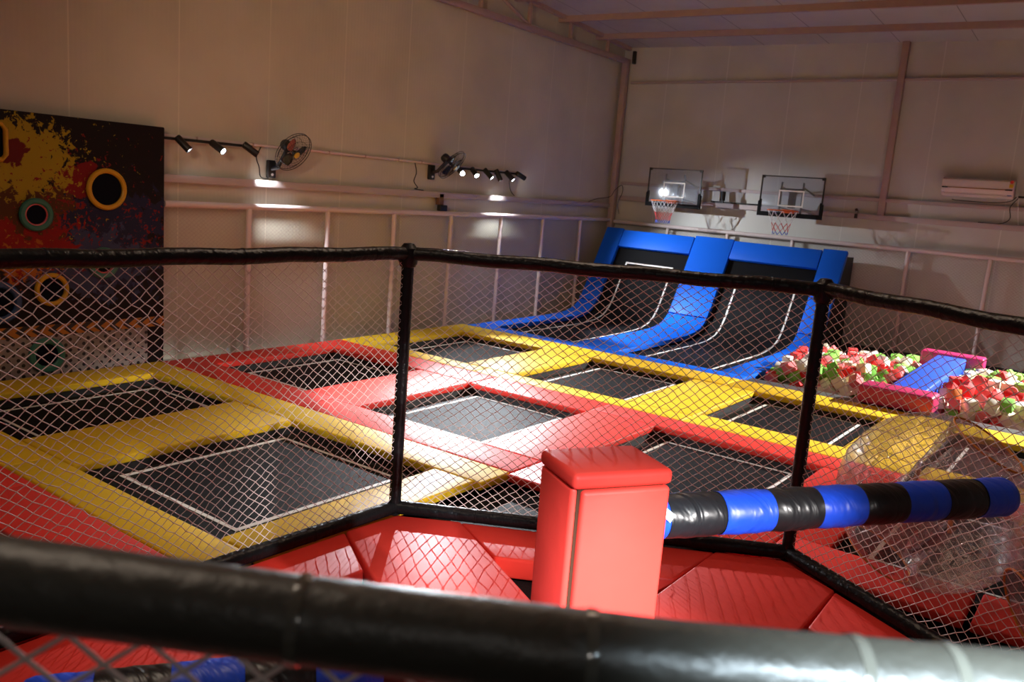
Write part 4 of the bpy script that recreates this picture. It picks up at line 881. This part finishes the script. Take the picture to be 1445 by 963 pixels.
def cable(name, label, path, r=.006, m='black'):
    P = [Vector(p) for p in path]; out = []
    for i in range(len(P) - 1):
        a, b, c, d = P[max(i - 1, 0)], P[i], P[i + 1], P[min(i + 2, len(P) - 1)]
        for k in range(6):
            s = k / 6; out.append(.5 * ((2 * b) + (c - a) * s + (2 * a - 5 * b + 4 * c - d) * s * s + (3 * b - a - 3 * c + d) * s ** 3))
    out.append(P[-1]); return tag(MB().tube(out, r, 8).build(name, m), label, 'cable')
cable('power_cable', 'black cable sagging below the air conditioner', [(6.28, 5.95, 2.43), (6.20, 5.96, 2.36), (5.95, 5.96, 2.33), (5.55, 5.965, 2.335), (5.46, 5.97, 2.345)])
cable('power_cable', 'dark cable hanging down at the right edge of the back wall', [(6.30, 5.97, 2.41), (6.22, 5.974, 2.28), (6.24, 5.974, 2.12), (6.12, 5.97, 2.041), (5.85, 5.97, 2.041)])
cable('power_cable', 'white cable hanging beside the dark one by the air conditioner', [(6.31, 5.975, 2.41), (6.33, 5.975, 2.2), (6.36, 5.97, 2.04)], .005, 'white')
cable('power_cable', 'black cable drooping from the last spotlight of the left wall track', [(-.2, 2.72, 2.20), (-.24, 2.76, 2.08), (-.27, 2.86, 1.96), (-.285, 2.98, 1.90)])
cable('power_cable', 'black cord and plug hanging beside the left fan', [(-.293, -1.86, 2.25), (-.293, -1.92, 2.13), (-.293, -1.88, 2.02), (-.293, -1.86, 1.92), (-.293, -1.77, 1.90), (-.293, -1.72, 1.95)])
cable('power_cable', 'dark cord looping down the wall left of the right fan', [(-.293, .66, 2.25), (-.293, .70, 2.12), (-.293, .66, 2.0), (-.293, .74, 1.92), (-.293, .68, 1.90), (-.293, .80, 1.89), (-.293, .86, 1.885)])
cable('power_cable', 'black cable draped at the corner column between the two walls', [(-.27, 5.2, 1.88), (-.26, 5.5, 1.95), (-.2, 5.83, 2.0), (-.12, 5.84, 2.12), (-.02, 5.9, 2.22), (.0, 5.92, 2.1), (-.06, 5.9, 1.9), (-.02, 5.9, 1.7)])
o = MB().box(-.27, -.20, 1.10, 1.20, 1.70, 1.86).build('junction_box', 'brownbox', bevel=.008); tag(o, 'small brown box on the left wall above the fence rail', 'box')
o = MB().box(-.23, -.16, 1.09, 1.24, 1.617, 1.70).build('junction_box', 'black', bevel=.008); tag(o, 'small black box standing on the left fence rail', 'box')

# ------------------------------------------------------------------ clear bubble balls
def ball(c, axis, Rb, label, seed):
    c = Vector(c); t = thing('bubble_ball', label, 'bubble ball', (c.x, c.y, c.z - Rb), 'clear bubble balls')
    Mx = place(c, axis); rs = np.random.default_rng(seed); nl, nh = 72, 46
    hr = .40 * Rb; ho = math.sqrt(1 - .16) * Rb * .93; vs = []; fs = []
    prof = []
    for i in range(nh):                                     # outside skin from the lower rim to the upper rim
        a = -1 + 2 * i / (nh - 1); th_ = a * (PI / 2 - math.asin(.40)); prof.append((Rb * math.cos(th_), Rb * .95 * math.sin(th_)))
    no = len(prof)
    def skin(name, prof, amp, nl, parent):
        vs = []; fs = []
        for i, (r_, h) in enumerate(prof):
            for k in range(nl):
                w = 2 * PI * k / nl
                rr = r_ * (1 + amp * (math.sin(9 * w + h * 14 + seed) * .4 + math.sin(17 * w - h * 23) * .35 + rs.normal() * .25))
                v = Mx @ Vector((rr * math.cos(w), rr * math.sin(w), h)); v.z = max(v.z, .018); vs.append(v)
        for i in range(len(prof) - 1):
            for k in range(nl): fs.append((i * nl + k, i * nl + (k + 1) % nl, (i + 1) * nl + (k + 1) % nl, (i + 1) * nl + k))
        return MB().add(vs, fs).build(name, 'pvc', parent, smooth=180)
    skin('outer_skin', prof, .006, nl, t)
    H0 = prof[-1][1]; r0 = prof[-1][0]
    inner = [(r0 * (1 - .08 * math.sin(PI * i / 23)), -H0 + 2 * H0 * i / 23) for i in range(24)]
    skin('inner_tube', inner, .05, nl, t)
    for sg in (-1, 1):                                      # welded rims
        MB().tube([Mx @ Vector((r0 * 1.02 * math.cos(w), r0 * 1.02 * math.sin(w), sg * H0)) for w in np.linspace(0, 2 * PI, 48, endpoint=False)], .006, 6, closed=True).build('weld_rim', 'handle', t)
    for hh in (-.06, .06):
        rq = math.sqrt(1 - (hh / .95 / Rb) ** 2) * Rb
        pts = [Mx @ Vector((rq * 1.002 * math.cos(w), rq * 1.002 * math.sin(w), hh)) for w in np.linspace(0, 2 * PI, 64, endpoint=False)]
        for p in pts: p.z = max(p.z, .012)
        MB().tube(pts, .0035, 5, closed=True).build('seam', 'pvc', t)
    mb = MB(); ties = MB()
    for k in range(90):                                     # cords tying the skin to the tube, each with a welded patch
        w = rs.uniform(0, 2 * PI); a = rs.uniform(-.8, .8); th_ = a * (PI / 2 - math.asin(.40))
        p = Mx @ Vector((Rb * .985 * math.cos(th_) * math.cos(w), Rb * .985 * math.cos(th_) * math.sin(w), Rb * .93 * math.sin(th_)))
        q = Mx @ Vector((r0 * .98 * math.cos(w), r0 * .98 * math.sin(w), H0 * a * .9))
        p.z = max(p.z, .02); q.z = max(q.z, .02)
        ties.rod(p, q, .0018, 4); mb.lathe([(.0005, .004), (.014, .002), (.016, 0)], 8, place(p, (p - c)))
    ties.build('tie_cords', 'pvc', t)['kind'] = 'stuff'; mb.build('weld_patches', 'pvc', t)['kind'] = 'stuff'
    for sg in (-1, 1):                                      # grab handles and harness straps inside the tube
        w = sg * 1.1
        pts = [Mx @ Vector(((r0 - .05 * math.sin(PI * f)) * math.cos(w), (r0 - .05 * math.sin(PI * f)) * math.sin(w), -.10 + .20 * f)) for f in np.linspace(0, 1, 9)]
        MB().tube(pts, .014, 8).build('handle', 'handle', t)
        pts = [Mx @ Vector((r0 * .9 * math.cos(w + .7 * (f - .5)), r0 * .9 * math.sin(w + .7 * (f - .5)), H0 * (1 - 2 * f) * .8)) for f in np.linspace(0, 1, 12)]
        MB().tube(pts, .016, 6).build('harness', 'harness', t)
    return t
ball((7.124, -3.03, .492), (.50, .0, .85), .50, 'large clear bubble ball lying outside the right side of the cage', 1)
ball((8.03, -3.55, .47), (.75, .45, .35), .50, 'second clear bubble ball cut off by the right picture edge', 2)

# ------------------------------------------------------------------ lamps outside the picture, some of them added fills
spot('unseen_spot', (12.8, -7.2, 2.6), (6.6, -5.3, .75), 5200, 13, .7, (1.0, .95, .92), .12)
spot('unseen_spot', (9.8, 6.0, 3.6), (6.6, 2.9, 0), 7200, 50, .4, (1.0, .96, .9), .06)
spot('unseen_spot', (10.5, -11.5, 4.2), (6.5, -3.6, 0), 60, 45, .5, (1.0, .93, .85), .1)
l = bpy.data.lights.new('overhead_area', 'AREA'); l.energy = 48; l.size = 2.0; l.color = (1, .74, .55); l.spread = R(150)
lo = bpy.data.objects.new('overhead_area', l); COL.objects.link(lo); lo.location = (4.8, -3.0, 4.8)
spot('unseen_spot', (10.2, -9.3, 3.6), (7.95, -7.05, 1.58), 10000, 16, 1., (.72, .89, 1.0), .1)  # cool spot added in place of daylight on the front rail's right end
spot('unseen_spot', (5.6, -9.2, 3.7), (-.3, 2.4, 3.1), 700, 52, 1., (1.0, .70, .44), .3)  # warm fill added to lift the left and back walls
l = bpy.data.lights.new('overhead_area', 'AREA'); l.energy = 34; l.size = 1.6; l.color = (1, .80, .62); l.spread = R(150)  # added area fill over the front pads, near net and rail
lo = bpy.data.objects.new('overhead_area', l); COL.objects.link(lo); lo.location = (5.2, -7.6, 4.8)
w = bpy.data.worlds.new('world'); scene.world = w; w.use_nodes = True
w.node_tree.nodes['Background'].inputs[0].default_value = (.9, .78, .70, 1); w.node_tree.nodes['Background'].inputs[1].default_value = .045

for o in bpy.data.objects:
    if '_org' in o: del o['_org']
scene.view_settings.view_transform = 'Standard'; scene.view_settings.look = 'None'
scene.view_settings.gamma = 1; scene.view_settings.use_curve_mapping = False; scene.view_settings.exposure = 0
scene.cycles.max_bounces = 12; scene.cycles.transparent_max_bounces = 24; scene.cycles.diffuse_bounces = 5; scene.cycles.glossy_bounces = 4
scene.cycles.sample_clamp_indirect = 6
